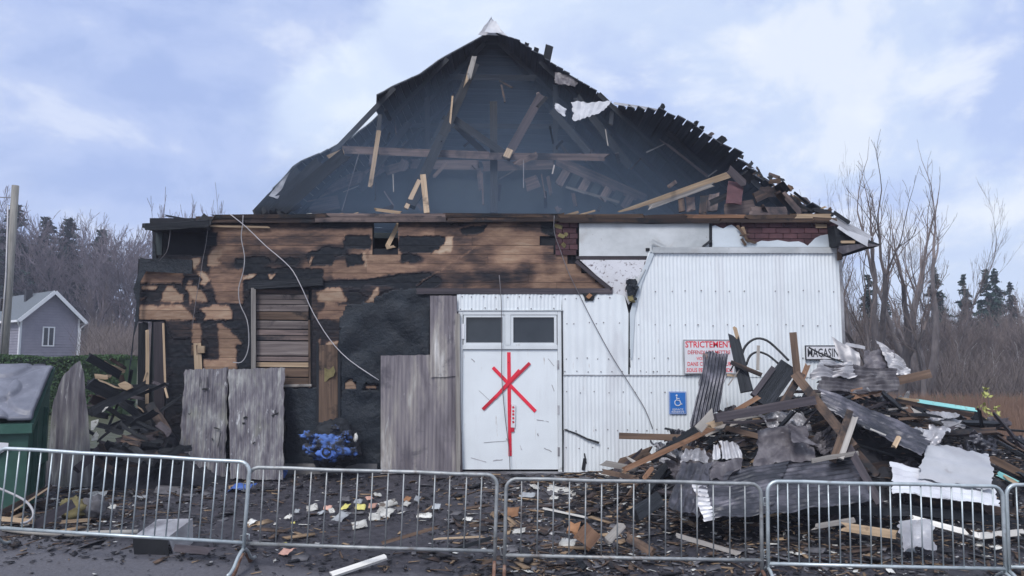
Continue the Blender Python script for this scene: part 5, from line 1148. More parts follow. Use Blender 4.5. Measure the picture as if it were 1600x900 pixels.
    board(lab, a, b_, wp, t, m, group='boards that stand out in the wreckage', **kw)
for i in range(34):
    while True:
        x, y = rng.uniform(2.2, 8.6), rng.uniform(-3.4, -.6)
        if mz(x, y) > .25: break
    s_ = rng.uniform(.12, .34); c0 = Vector((x, y, gz(x, y)+mz(x, y)+rng.uniform(0, .16))); u_ = Vector((1, rng.gauss(0, .4), rng.gauss(0, .5))).normalized()*s_; v_ = Vector((rng.gauss(0, .3), rng.uniform(.1, .8), rng.uniform(.2, .9))).normalized()*s_*rng.uniform(.5, 1)
    mm = rng.choice(['metal_dark', 'metal_dark', 'metal_soot', 'metal_soot', 'metal_grey']); cn = {'metal_dark': 'black', 'metal_soot': 'sooty', 'metal_grey': 'pale grey'}[mm]
    zn = 'nearest the door' if x < 3.6 else 'towards the dry grass' if x > 6.3 else 'low behind the barrier bars' if y < -2.4 else 'in the middle'
    o = sheet('metal_scrap', [c0-u_-v_, c0+u_-v_, c0+u_+v_, c0-u_+v_], 12, 10, .075, .008, mm, crumple=.16, rag=.08, seed=100+i, cs=4, axis=rng.choice('hv'))
    props(o, f'small crumpled {cn} sheet scrap in the big heap, {zn}', 'metal sheet', f'{cn} scraps in the big heap, {zn}')
# sheet metal in the heap
def hs(label, c, nu, nv, pitch, amp, m, **k): return props(spx('torn_sheet', c, nu, nv, pitch, amp, m, **k), label, 'metal sheet', 'torn roof sheets in the big heap')
hs('upright black corrugated sheet covering part of the red lettered sign', [(1078,668,-1.6),(1124,640,-1.4),(1139,552,-.9),(1103,548,-.95)], 26, 16, .07, .010, 'metal_dark', crumple=.05, rag=.04, seed=1)
hs('narrow brown edge strip along the upright black sheet', [(1100,600,-1.0),(1106,600,-1.05),(1106,552,-1.0),(1098,551,-.95)], 8, 8, .07, .0, 'wood_attic', crumple=.03, rag=.03, seed=2)
hs('folded black sheet at the foot of the heap beside the barrier', [(1042,792,-3.5),(1092,806,-3.8),(1112,722,-2.9),(1064,722,-2.7)], 22, 18, .11, .012, 'metal_dark', crumple=.07, rag=.05, seed=4)
hs('large dark ribbed sheet behind the third barrier', [(1102,815,-3.9),(1204,800,-3.9),(1232,720,-2.9),(1108,742,-3.0)], 30, 26, .10, .014, 'metal_dark', crumple=.05, rag=.05, seed=5, axis='h')
hs('large dark ribbed sheet behind the fourth barrier', [(1200,802,-3.85),(1362,786,-3.8),(1336,708,-2.8),(1180,728,-2.85)], 40, 26, .10, .013, 'metal_dark', crumple=.05, rag=.05, seed=6, axis='h')
hs('light ribbed edge folded over the large dark sheet', [(1100,815,-3.95),(1118,812,-3.95),(1102,756,-3.2),(1080,752,-3.15)], 10, 24, .09, .014, 'metal_grey', crumple=.03, rag=.03, seed=7, axis='h')
hs('brown grey dented sheet with a folded corner in the middle', [(1178,728,-2.9),(1276,716,-2.9),(1258,662,-2.4),(1186,668,-2.4)], 26, 20, .3, .006, 'metal_soot', crumple=.14, rag=.06, seed=8, cs=1.5)
hs('pale purple folded flap on the dented sheet', [(1240,692,-2.95),(1280,694,-2.95),(1234,660,-2.5),(1230,664,-2.6)], 12, 10, .3, .0, 'metal_soot', crumple=.06, rag=.04, seed=9)
hs('dark crumpled sheet in front of the silver fragments', [(1072,762,-3.2),(1150,740,-3.1),(1162,718,-2.8),(1068,726,-2.7)], 22, 16, .3, .004, 'metal_soot', crumple=.16, rag=.06, seed=10, cs=1.8)
hs('silver corrugated fragment standing in the middle', [(1128,718,-2.75),(1160,718,-2.75),(1152,692,-2.6),(1126,690,-2.6)], 16, 8, .08, .016, 'metal_grey', crumple=.04, rag=.04, seed=11)
hs('silver narrow ribbed fragment beside it', [(1114,718,-2.75),(1126,718,-2.75),(1122,694,-2.6),(1115,692,-2.6)], 8, 8, .07, .012, 'metal_grey', crumple=.03, rag=.04, seed=12)
hs('crinkled silver foil left of the standing fragment', [(1064,722,-2.7),(1104,720,-2.75),(1100,698,-2.5),(1070,702,-2.5)], 18, 10, .1, .008, 'metal_grey', crumple=.12, rag=.06, seed=13, cs=3)
hs('long black corrugated sheet sliding down the right flank', [(1292,642,-2.4),(1440,712,-3.0),(1462,684,-2.4),(1278,606,-2.0)], 40, 14, .085, .014, 'metal_dark', crumple=.05, rag=.05, seed=15, axis='h')
hs('wavy dark sheet stacked under the squared timber', [(1278,612,-1.9),(1404,612,-1.9),(1400,578,-1.5),(1284,572,-1.5)], 34, 22, .09, .018, 'metal_soot', crumple=.06, rag=.05, seed=16, axis='h')
hs('grey wavy sheet bent over the stack', [(1268,590,-1.7),(1338,588,-1.75),(1332,566,-1.4),(1282,564,-1.4)], 24, 14, .08, .014, 'metal_grey', crumple=.10, rag=.06, seed=17, axis='h')
hs('pointed grey flap in front of the black lettered board', [(1310,562,-1.1),(1344,572,-1.2),(1342,554,-1.1),(1300,529,-.9)], 16, 12, .2, .004, 'metal_grey', crumple=.05, rag=.03, seed=18)
hs('pale folded sheet curling at the top right of the heap', [(1392,584,-1.4),(1424,584,-1.4),(1412,560,-1.2),(1368,530,-.9)], 18, 16, .07, .008, 'metal_grey', crumple=.08, rag=.04, seed=19, axis='h')
hs('dark boxy bent sheet at the top of the heap', [(1350,586,-1.3),(1404,586,-1.3),(1396,546,-1.1),(1350,546,-1.1)], 18, 16, .3, .004, 'metal_soot', crumple=.14, rag=.06, seed=20)
hs('thin pale rim of the bent sheet at the top', [(1320,540,-1.0),(1352,546,-1.1),(1352,541,-1.1),(1322,535,-1.0)], 12, 4, .3, .0, 'metal_grey', crumple=.03, rag=.02, seed=22)
hs('big white torn sheet facing the barrier', [(1434,748,-3.3),(1552,766,-3.4),(1546,708,-2.7),(1450,690,-2.6)], 34, 22, .34, .012, 'metal_white', crumple=.06, rag=.05, seed=24, axis='h', cs=1.3)
hs('white ribbed sheet lying under the big white one', [(1396,768,-3.5),(1562,790,-3.6),(1552,764,-3.2),(1392,722,-2.9)], 36, 22, .13, .014, 'metal_white', crumple=.07, rag=.05, seed=25, axis='h', cs=1.5)
hs('pale crumpled sheet tip above the big white sheet', [(1432,700,-2.6),(1470,692,-2.7),(1486,668,-2.3),(1452,662,-2.3)], 18, 14, .16, .006, 'metal_grey', crumple=.14, rag=.06, seed=26, cs=2.4)
hs('rounded grey ribbed flap over the dry grass', [(1476,672,-2.0),(1506,670,-2.0),(1512,658,-1.8),(1468,656,-1.8)], 18, 12, .06, .006, 'metal_grey', crumple=.06, rag=.06, seed=27, axis='h')
hs('fanned grey strip below the turquoise board', [(1452,656,-1.9),(1500,652,-1.9),(1496,644,-1.8),(1448,640,-1.8)], 18, 8, .08, .012, 'metal_grey', crumple=.05, rag=.05, seed=28)
hs('bent galvanised sheet standing on its corner at the foot of the heap', [(1414,858,-4.3),(1460,858,-4.3),(1452,812,-3.9),(1402,814,-3.9)], 16, 16, .3, .003, 'metal_grey', crumple=.09, rag=.07, seed=29, cs=2)
hs('silver crumpled scrap on the right flank', [(1426,692,-2.5),(1456,694,-2.5),(1452,676,-2.3),(1424,668,-2.3)], 12, 10, .1, .006, 'metal_grey', crumple=.1, rag=.07, seed=31, cs=3)
# iron hoops bent up out of the heap
for lab, pts, r_ in [('large bent iron hoop arching over the heap', [(1158,578,-1.2),(1160,552,-1.1),(1168,537,-1.0),(1182,529,-1.0),(1198,532,-1.05),(1214,545,-1.1),(1232,563,-1.3)], .020), ('small bent iron hoop inside the large one', [(1166,570,-1.3),(1172,556,-1.25),(1184,550,-1.2),(1200,555,-1.25),(1216,568,-1.4)], .018), ('thin curved black pipe behind the pointed plank', [(1141,580,-1.1),(1148,566,-1.1),(1150,556,-1.1)], .012), ('dark bent rod lying over the black lettered board', [(1264,543,-.6),(1290,556,-.9),(1324,568,-1.2)], .014)]:
    o = cable(pts, r_, 'rubber_black', lab); o.name = 'bent_pipe'; o['category'] = 'pipe'; o['group'] = 'bent pipes in the big heap'

# ================================================================== THINGS LYING ON THE GROUND
def ground_at(px, py):
    lo, hi = -6., 1.
    for _ in range(40):
        m_ = (lo+hi)/2; p = P(px, py, m_)
        if p.z < gz(p.x, p.y): hi = m_
        else: lo = m_
    p = P(px, py, (lo+hi)/2); p.z = gz(p.x, p.y)+.02; return p
def scrap(label, px, py, wpx, hpx, m, cat='paper', name='paper_sheet', group='papers spilled on the ash', tilt=None, seed=0, curl=.03):
    p = ground_at(px, py); s = mpp(p.y); wd, dp = wpx*s*.85, hpx*s*2.1
    r_ = random.Random(seed+int(px*7+py)); yaw = r_.uniform(-.6, .6)
    V = []; n = 5
    for i in range(n+1):
        for j in range(n+1):
            u, v = i/n-.5, j/n-.5
            V.append((u*wd*(1+.2*fn(v*3+px, 1)), v*dp*(1+.2*fn(u*3, px)), .02+curl*(abs(fn(u*2.2+px, v*2.2+py)))*1.6+.02*(u*u)))
    Fs = [(i*(n+1)+j, (i+1)*(n+1)+j, (i+1)*(n+1)+j+1, i*(n+1)+j+1) for i in range(n) for j in range(n)]
    o = mk(name, V, Fs, mat(m), loc=p, smooth=True); o.rotation_euler = (R(tilt if tilt is not None else r_.uniform(8, 24)), R(r_.uniform(-10, 10)), yaw)
    s_ = o.modifiers.new('thickness', 'SOLIDIFY'); s_.thickness = .006
    return props(o, label, cat, group)
for lab, x, y, a, b_, m in [
    ('white sheet at the left end of the spilled papers', 488,798,20,7,'paper'), ('pale card alone left of the papers', 464,804,9,4,'paper_grey'), ('small white scrap nearest the left barrier leg', 452,813,12,6,'paper'), ('yellowish tiny scrap in front of the papers', 458,822,6,3,'paper_yellow'),
    ('grey green card leaning in the spilled papers', 534,812,22,12,'paper_grey'), ('bright yellow page in the spilled papers', 540,797,13,9,'paper_yellow'), ('second yellow page right of the first', 563,797,18,8,'paper_yellow'), ('pink page among the spilled papers', 583,795,14,7,'paper_pink'), ('peach page at the top of the spilled papers', 577,783,12,6,'paper_pink'),
    ('white crumpled page on the right of the papers', 601,806,30,12,'paper'), ('round white page low in the papers', 585,812,20,9,'paper'), ('white oval plate in front of the papers', 562,825,26,9,'paper'), ('long white envelope to the right of the papers', 606,792,32,8,'paper'), ('grey page at the back of the papers', 560,788,14,7,'paper_grey'), ('white page at the back top of the papers', 590,778,14,5,'paper'), ('dark magazine at the back of the papers', 540,785,16,8,'rubble_grey'),
    ('pinkish scrap left of the yellow pages', 512,798,14,6,'paper_pink'), ('grey white scrap left centre of the papers', 502,807,12,5,'paper_grey'), ('cream scrap beside the leaning card', 518,803,10,5,'paper'), ('spotted pink cloth rag near the rusty foot', 449,868,26,8,'paper_pink'),
    ('tan scrap right of the papers', 636,785,12,7,'cardboard'), ('cream scrap below the tan one', 635,792,12,6,'paper'), ('pale green card on the ash', 652,784,9,7,'paper_grey'), ('light card alone between papers and door', 682,796,14,7,'paper_grey'), ('white flat strip alone on the ash', 663,811,26,6,'paper'),
    ('white broken tile by the left barrier leg', 392,822,11,8,'paper'), ('yellow scrap between the barrier legs', 447,857,11,4,'paper_yellow'), ('crumpled white paper below the door barrier', 888,853,28,10,'paper'), ('small white heap of rags near the barrier joint', 812,835,22,8,'paper'), ('white pebbles of plaster before the door', 732,816,16,5,'paper'),
    ('yellow cream card by the wide white board', 835,765,14,9,'paper'), ('large white panel lying before the door', 878,771,52,10,'paper'), ('grey panel lying left of the large white one', 824,778,28,9,'paper_grey'), ('cream block beyond the grey panel', 866,783,14,6,'paper'), ('grey rock-like scrap before the door', 860,775,12,8,'rubble_grey'),
    ('turquoise scrap of paint in the rubble', 992,759,16,6,'paint_turquoise'), ('white bulb-like scrap beside the folded black sheet', 1046,781,10,8,'paper'), ('white shard left of the rubble', 904,773,9,9,'paper'), ('brown flat square of cardboard', 800,805,26,12,'cardboard'),
    ('striped white scrap behind the first barrier', 150,780,30,12,'paper'), ('grey flat plate near the leaning sheets', 264,770,46,12,'rubble_grey'), ('long white slat on the ash behind the first barrier', 252,757,36,6,'paper'), ('oval pale plate on the ash behind the first barrier', 220,781,25,4,'paper_grey'), ('white shard low behind the first barrier', 174,797,14,5,'paper'),
    ('white scrap between rails at the right', 1346,848,20,5,'paper'), ('pale bundle under the right white boards', 1524,855,26,8,'paper'), ('white strip right of the pale bundle', 1556,861,20,5,'paper'), ('tan page near the right barrier foot', 1388,896,13,8,'paper'), ('white lump beside the fourth barrier bars', 1418,865,24,5,'paper_grey')]:
    scrap(lab, x, y, a, b_, m)
scrap('crumpled bright blue tarpaulin lying on the ash', 378,768,46,11,'blue_plastic', 'tarpaulin', 'blue_tarp', None, 6, curl=.08)
scrap('small blue scrap standing behind the second barrier', 444,746,9,9,'blue_plastic', 'scrap', 'blue_scrap', None, 60)
scrap('dark rubber mat edge beside the blue tarpaulin', 414,768,28,5,'rubber_black', 'mat', 'rubber_mat', None, 4)
for lab, a, b_, wp, t, m in [('upright rusty brown panel behind the door barrier', (892,836,-4.1), (900,812,-4.0), 16, .03, 'cardboard'), ('orange brown broken cabinet side behind the door barrier', (908,850,-4.25), (928,826,-4.05), 30, .04, 'wood_orange'), ('split grey wooden panel leaning beside the cabinet side', (946,848,-4.2), (974,818,-4.0), 13, .03, 'wood_grey')]:
    board(lab, a, b_, wp, t, m, name='broken_panel', cat='panel', group='broken panels behind the barrier', jag=(.05, .08))
# dented sheet-metal duct in front of the first barrier
p = ground_at(246, 862); o = thing('metal_duct', 'grey folded sheet metal duct lying under the first barrier', 'duct', p, rot=(0, 0, R(6)))
s = mpp(p.y); wd = 52*s
V = [(-wd*.6, -.12, .17), (wd*.38, -.12, .16), (wd*.72, .30, .27), (-wd*.3, .30, .27), (-wd*.55, -.10, -.02), (wd*.42, -.10, -.04), (wd*.76, .30, .0), (-wd*.3, .30, .0)]
tp = mk('top_plate', V[:4], [(0, 1, 2, 3)], mat('metal_grey'), o); s_ = tp.modifiers.new('t', 'SOLIDIFY'); s_.thickness = .008
fr = mk('side_plate', [V[0], V[1], V[5], V[4]], [(0, 3, 2, 1)], mat('rubber_black'), o); s_ = fr.modifiers.new('t', 'SOLIDIFY'); s_.thickness = .006
fr = mk('end_flap', [V[1], V[2], V[6], (wd*.52, .0, -.1)], [(0, 3, 2, 1)], mat('metal_grey'), o); s_ = fr.modifiers.new('t', 'SOLIDIFY'); s_.thickness = .008
# plastic pipe and loose wire at the first barrier
def gtube(label, pts, r_, m, name, cat):
    q = [ground_at(*p)+Vector((0, 0, r_)) for p in pts]; o0 = q[0].copy(); mb = MB(); mb.tube([p-o0 for p in q], r_, 8)
    return props(mb.build(name, mat(m), loc=o0, smooth=True), label, cat)
gtube('long whitish plastic pipe lying along the first barrier', [(6,833),(40,838),(80,841),(120,842),(170,840),(215,839)], .033, 'pipe_white', 'plastic_pipe', 'pipe')
gtube('thin dark wire looped beside the whitish pipe', [(-2,832),(14,829),(24,829),(34,830)], .008, 'cable_dark', 'loose_wire', 'wire')
cable([(-4,762,-3.9),(20,772,-3.9),(40,783,-4.0),(50,795,-4.05),(52,806,-4.1),(44,815,-4.2),(32,818,-4.25)], .014, 'cable_grey', 'grey hose curling out of the rubble behind the first barrier').name = 'hose'
b0 = ground_at(118, 812); o = thing('insulation_lump', 'yellowish lump of torn insulation behind the first barrier', 'insulation', b0)
blob('wool', (0, 0, .1), .18, .16, .13, 'insulation', 5, .6, 18, 12); blob('wool', (.18, .05, .12), .16, .14, .14, 'rubble_grey', 15, .5, 16, 10); blob('wool', (-.12, .02, .14), .09, .1, .1, 'insulation', 25, .6, 12, 8)
# stuff: chips, splinters and scraps strewn over the ash
def strew(name, label, n, smin, smax, m, dens, flat=.35, long=1., up=0.):
    Vs = []; Fc = []; k = 0
    while k < n:
        x, y = npr.uniform(-8.2, 8.6), npr.uniform(-5.6, -.15)
        if npr.random() > dens(x, y): continue
        s = smin+(smax-smin)*npr.random()**2.5; a = npr.uniform(0, 6.28); d = np.array([math.cos(a), math.sin(a)*1., npr.normal(0, .12)]); e = np.array([-math.sin(a), math.cos(a), npr.normal(0, .25)])
        lx, ly, lz = s*long*npr.uniform(.6, 1.4), s*npr.uniform(.3, .9)/math.sqrt(long), s*flat*npr.uniform(.3, 1)
        c = np.array([x, y, gz(x, y)+mz(x, y)*.98*(y > -4)+lz*.4+.012+up*npr.random()])
        h = np.array([0, 0, lz]); j = lambda: npr.normal(0, .12*s, 3)*flat
        q = [c-d*lx-e*ly+j(), c+d*lx-e*ly*.6+j(), c+d*lx*.8+e*ly+j(), c-d*lx*.9+e*ly*.7+j()]
        Vs += q+[p*1+h for p in q]; b_ = k*8
        Fc += [(b_, b_+3, b_+2, b_+1), (b_+4, b_+5, b_+6, b_+7), (b_, b_+1, b_+5, b_+4), (b_+1, b_+2, b_+6, b_+5), (b_+2, b_+3, b_+7, b_+6), (b_+3, b_, b_+4, b_+7)]; k += 1
    o = mknp(name, np.array(Vs), np.array(Fc), mat(m)); return props(o, label, 'debris', kind='stuff')
def patch(x, y): return .5+.9*fn(x*.9, y*.9, 4)+.4*fn(x*2.7, y*2.7, 1)
def band(x, y): return sstep(-5.1, -4.5, y) if x < 2 else sstep(-5.4, -4.9, y)
dens_all = lambda x, y: max(.03, min(1, patch(x, y)+(.5 if x > -.5 else 0)+(.5 if x < -4.4 else 0)))*max(.10, band(x, y))
dens_right = lambda x, y: max(.02, min(1, patch(x, y)+.3))*max(.05, band(x, y))*(.12+.88*sstep(-1.2, .8, x)+.35*sstep(-4.2, -5.4, x))
strew('charcoal_chips', 'black charcoal chips strewn over the ash', 14000, .005, .034, 'rubble_dark', dens_all)
strew('charcoal_lumps', 'larger black lumps of burnt rubble strewn over the ash', 500, .03, .10, 'rubble_dark', dens_right, .5)
strew('wood_splinters', 'light wood splinters strewn over the ash', 5200, .005, .03, 'rubble_tan', dens_right, .25, 2.2)
strew('plaster_crumbs', 'white crumbs of plaster and paper strewn over the ash', 3200, .004, .028, 'rubble_white', dens_right, .3)
strew('grey_rubble', 'grey bits of felt and rubble strewn over the ash', 3000, .007, .05, 'rubble_grey', dens_right, .3)
strew('brown_splinters', 'brown splinters strewn through the heap', 2200, .012, .07, 'wood_brown', dens_right, .2, 2.6)

dens_door = lambda x, y: max(0, (sstep(-1.2, .3, x)*(1-sstep(3.2, 5., x))+.5*sstep(-4.6, -5.6, x)+.15)*min(1, max(.08, patch(x, y)+.35)))*sstep(-4.75, -4.2, y)
strew('paper_scraps', 'torn paper and plaster scraps in the ash before the door', 420, .02, .085, 'paper', dens_door, .10, 1.2)
strew('felt_scraps', 'torn grey roofing felt scraps in the ash before the door', 600, .03, .12, 'rubble_grey', dens_door, .12, 1.2)
strew('board_scraps', 'broken bits of tan board in the ash before the door', 420, .03, .11, 'rubble_tan', dens_door, .18, 1.9)
strew('brown_scraps', 'broken bits of brown board in the ash before the door', 420, .03, .13, 'char_brown', dens_door, .18, 2.)

# ================================================================== BACKGROUND
# --- neighbouring house
hp = P(72, 560, 44.); hz = gz(hp.x, 44)-.2
hx = P(76, 560, 44).x
H0 = thing('house', 'grey purple house with white trim and a shingled gable roof behind the hedge', 'house', (hx, 44, hz), rot=(0, 0, R(52)))
Wd, Ln, He, Hr = 4.0, 16.0, P(0, 497, 44).z-hz, P(0, 457, 44).z-hz
hw = Wd/2
mk('wall', [(-hw, 0, 0), (hw, 0, 0), (hw, 0, He), (0, 0, Hr-.05), (-hw, 0, He), (-hw, Ln, 0), (hw, Ln, 0), (hw, Ln, He), (0, Ln, Hr-.05), (-hw, Ln, He)],
   [(0, 1, 2, 3, 4), (9, 8, 7, 6, 5), (0, 4, 9, 5), (1, 6, 7, 2)], mat('siding'), H0)
mb = MB(); zz = .1; lap = .205
while zz < Hr-.25:
    half = hw if zz < He else hw*(Hr-.1-zz)/(Hr-He)
    if half > .1:
        mb.add([(-half, -.012, zz+lap-.01), (half, -.012, zz+lap-.01), (half, -.06, zz), (-half, -.06, zz), (half, -.005, zz), (-half, -.005, zz)], [(0, 3, 2, 1), (3, 5, 4, 2)])
    if zz < He: mb.add([(-hw-.012, 0, zz+lap-.01), (-hw-.012, Ln, zz+lap-.01), (-hw-.06, Ln, zz), (-hw-.06, 0, zz)], [(0, 1, 2, 3)])
    zz += lap
props(mb.build('lap_siding', mat('siding'), H0), kind='stuff')
oh = .55; ov = .35; sl_ = (Hr-He)/hw; ze = He-ov*sl_
for sgn in (-1, 1):
    rf = mk('roof', [(0, -oh, Hr), (sgn*(hw+ov), -oh, ze), (sgn*(hw+ov), Ln+oh, ze), (0, Ln+oh, Hr), (0, -oh, Hr+.12), (sgn*(hw+ov), -oh, ze+.12), (sgn*(hw+ov), Ln+oh, ze+.12), (0, Ln+oh, Hr+.12)], [(0, 1, 2, 3), (7, 6, 5, 4), (0, 4, 5, 1), (1, 5, 6, 2), (2, 6, 7, 3)], mat('shingle'), H0)
    beam('bargeboard', (0, -oh-.03, Hr+.02), (sgn*(hw+ov), -oh-.03, ze+.02), .26, .05, 'trim_white', H0, n=(0, -1, 0))
    MB().box(*(sorted((sgn*(hw+ov+.01), sgn*(hw+ov+.12)))), -oh, Ln+oh, ze-.06, ze+.1).build('gutter', mat('trim_white'), H0)
    mk('soffit', [(sgn*hw, -oh, ze-.01), (sgn*(hw+ov), -oh, ze-.01), (sgn*(hw+ov), Ln, ze-.01), (sgn*hw, Ln, ze-.01)], [(0, 1, 2, 3)], mat('trim_white'), H0)
    MB().tube([(sgn*(hw+ov+.05), -oh+.12, ze), (sgn*(hw+.1), -.1, ze-.4), (sgn*(hw+.1), -.1, .1)], .06, 8).build('downspout', mat('trim_white'), H0)
    MB().box(sgn*hw-.06, sgn*hw+.06, -.075, -.0, .05, He).build('corner_board', mat('trim_white'), H0)
wf = MB(); wx0, wx1, wz0, wz1 = -.55, .30, .95, 2.45; 
wf.box(wx0, wx0+.09, -.1, 0, wz0, wz1); wf.box(wx1-.09, wx1, -.1, 0, wz0, wz1); wf.box(wx0+.09, wx1-.09, -.1, 0, wz0, wz0+.09); wf.box(wx0+.09, wx1-.09, -.1, 0, wz1-.09, wz1); wf.box((wx0+wx1)/2-.04, (wx0+wx1)/2+.04, -.1, 0, wz0+.09, wz1-.09)
w_ = wf.build('window', mat('trim_white'), H0)
for xa, xb in ((wx0+.09, (wx0+wx1)/2-.04), ((wx0+wx1)/2+.04, wx1-.09)): MB().box(xa, xb, -.075, -.065, wz0+.09, wz1-.09).build('pane', mat('glass_dark'), w_)
MB().box(-.75, -.3, 3.0, 3.4, Hr-.6, Hr+.35).build('roof_vent', mat('rubber_black'), H0)

# --- utility pole with its wires
pp = P(5, 560, 17.); o = thing('utility_pole', 'weathered wooden utility pole standing in front of the grey house', 'utility pole', (pp.x, 17, gz(pp.x, 17)-.1))
top = P(17, 290, 17.); ht = top.z-o.location.z
MB().tube([(0, 0, 0), (.03, 0, ht*.5), (.05, 0, ht)], [.17, .155, .135], 12).build('shaft', mat('pole_wood'), o, smooth=True)
MB().box(-.24, -.12, -.2, .1, ht*.40, ht*.46).build('bracket', mat('cable_dark'), o)
MB().tube([(0, -.19, ht*.2), (.03, -.19, ht*.55), (-.1, -.15, ht*.9)], .025, 6).build('conduit', mat('cable_grey'), o, smooth=True)
MB().tube([(0, 0, ht-.5), (-4, -1, ht-.62), (-9, -2, ht-.5)], .02, 5).build('overhead_wire', mat('cable_dark'), o)
MB().tube([(-.1, -.1, ht*.43), (-4, -1, ht*.40), (-9, -2, ht*.43)], .03, 5).build('overhead_wire', mat('cable_dark'), o)

# --- leaf cards helper
def leafcloud(n, fpos, size, flat=.6):
    """n small folded leaf faces at positions from fpos"""
    p = fpos(n); a = npr.normal(size=(n, 3)); a /= np.linalg.norm(a, axis=1, keepdims=True); b_ = np.cross(a, npr.normal(size=(n, 3))); b_ /= np.linalg.norm(b_, axis=1, keepdims=True)
    s = size*npr.uniform(.6, 1.4, (n, 1)); V = np.stack([p-a*s, p+b_*s*flat, p+a*s, p-b_*s*flat], 1).reshape(-1, 3)
    return V, np.arange(4*n).reshape(n, 4)
# --- clipped hedge
ha, hb_ = P(-40, 560, 13.), P(205, 560, 13.)
o = thing('hedge', 'green clipped hedge below the grey house', 'hedge', (ha.x, 13, gz(ha.x, 13)))
hl = hb_.x-ha.x; htop = P(60, 557, 13).z-o.location.z
def fp(n):
    x = npr.uniform(0, hl, n); side = npr.random(n); y = np.where(side < .6, npr.normal(-.55, .08, n), npr.uniform(-.6, .6, n)); z = np.where(side < .6, npr.uniform(0, htop, n), npr.normal(htop-.06, .06, n))
    bump_ = .12*np.sin(x*2.3)+.08*np.sin(x*5.1+1); y = y+bump_*(side < .6); z = np.minimum(z, htop+.06*np.sin(x*1.7)); return np.stack([x, y, z], 1)
V, Fc = leafcloud(26000, fp, .045); mknp('leaves', V, Fc, mat('hedge_leaf'), o)
MB().box(0, hl, -.42, .45, 0, htop-.12).build('inner_branches', mat('hedge_leaf'), o)

# --- trees
def grow(seed, height, levels=5, stems=1, spread=.35, up=.25, ratio=.72, nb=(2, 3), r0=.16, gnarl=.12, low=.25, maxseg=6000, rmin=.004):
    r_ = random.Random(seed); tr = MB(); cr = MB(); cntr = [0]
    def rec(p, d, L, r, lev):
        if cntr[0] > maxseg: return
        n = 4 if lev < 2 else 3 if lev < 4 else 2; pts = [p]; rad = [r]; q = p
        for i in range(n):
            d = (d+Vector((r_.gauss(0, gnarl), r_.gauss(0, gnarl), r_.gauss(0, gnarl*.6)+up*.12))).normalized(); q = q+d*L/n; pts.append(q); rad.append(max(rmin, r*(1-.35*(i+1)/n)))
        cntr[0] += n
        (tr if lev < 2 else cr).tube(pts, rad, 6 if lev < 2 else 4 if lev < 3 else 3, caps=False)
        if lev >= levels: return
        k = r_.randint(*nb)+(1 if lev in (1, 2) else 0)
        for j in range(k):
            t = 1. if j == 0 else r_.uniform(low if lev == 0 else .2, 1.); idx = min(n-1, int(t*n)); base_ = pts[idx].lerp(pts[idx+1], t*n-idx) if t < 1 else pts[-1]
            ax = Vector((r_.gauss(0, 1), r_.gauss(0, 1), r_.gauss(0, .4))); ax -= d*ax.dot(d)
            if ax.length < 1e-3: continue
            ax.normalize(); s = spread*(.45 if j == 0 else r_.uniform(.8, 1.6)); nd = (d+ax*s+Vector((0, 0, up*.5))).normalized()
            rec(base_, nd, L*ratio*r_.uniform(.75, 1.1)*(1 if j == 0 else .85), max(rmin, rad[idx]*(.75 if j == 0 else .55)), lev+1)
    tot = sum(ratio**i for i in range(levels+1))
    for s in range(stems):
        a = 2*math.pi*s/stems+r_.uniform(-.5, .5); k = 0 if stems == 1 else r_.uniform(.12, .32)
        rec(Vector((math.cos(a)*.12*k*4, math.sin(a)*.12*k*4, 0)), Vector((math.cos(a)*k, math.sin(a)*k, 1)).normalized(), height/tot*1.1*r_.uniform(.85, 1.05), r0*(1 if stems == 1 else r_.uniform(.6, .9)), 0)
    return tr, cr
def tree_proto(name, g, mt, mc, hh=None):
    tr, cr = g
    if hh:
        k = hh/max(v[2] for v in tr.v+cr.v); tr.v = [(x*k, y*k, z*k) for x, y, z in tr.v]; cr.v = [(x*k, y*k, z*k) for x, y, z in cr.v]
    t_ = mk('trunk', tr.v, tr.f, mat(mt), smooth=True); c_ = mk('crown', cr.v, cr.f, mat(mc)); return t_, c_
used_protos = set()
def place_tree(proto, name, label, loc, sc, rz, group, first=[]):
    e = thing(name, label, 'tree', loc, group); e.scale = (sc, sc, sc*rng.uniform(.92, 1.08)) if not isinstance(sc, tuple) else sc; e.rotation_euler = (0, 0, rz)
    for p in proto:
        if p.name not in used_protos and p.parent is None: used_protos.add(p.name); p.parent = e
        else:
            c = p.copy(); COL.objects.link(c); c.parent = e
    return e
# big bare trees on the right
def at_base(px, Y, dz=0): p = P(px, 560, Y); return (p.x, Y, gz(p.x, Y)+dz)
def hgt(px, py, Y): p = P(px, py, Y); return p.z-gz(p.x, Y)
h1 = hgt(1440, 236, 22); tA = tree_proto('a', grow(12, h1, 6, 3, .42, .26, .75, (1, 3), .27, .09, rmin=.0065), 'bark_grey', 'twig_brown', h1)
place_tree(tA, 'bare_tree', 'large leafless tree with three forked stems behind the heap', at_base(1398, 22), 1.06, .6, None)
h2 = hgt(1380, 250, 20); tB = tree_proto('b', grow(31, h2, 6, 2, .38, .28, .75, (1, 3), .23, .09, rmin=.0065), 'bark_grey', 'twig_brown', h2)
place_tree(tB, 'bare_tree', 'leafless tree standing close behind the right corner of the building', at_base(1348, 20), 1., 2.1, None)
h3 = hgt(1300, 258, 28); tC = tree_proto('c', grow(44, h3, 6, 2, .32, .35, .74, (2, 3), .11, .08), 'bark_grey', 'twig_brown', h3)
place_tree(tC, 'bare_tree', 'slim leafless tree whose top shows over the right eave', at_base(1302, 28), 1., 1., None)
tD = tree_proto('d', grow(52, hgt(1470, 330, 21), 5, 1, .5, .1, .76, (2, 3), .12, .14, .4), 'bark_grey', 'twig_brown', hgt(1470, 330, 21))
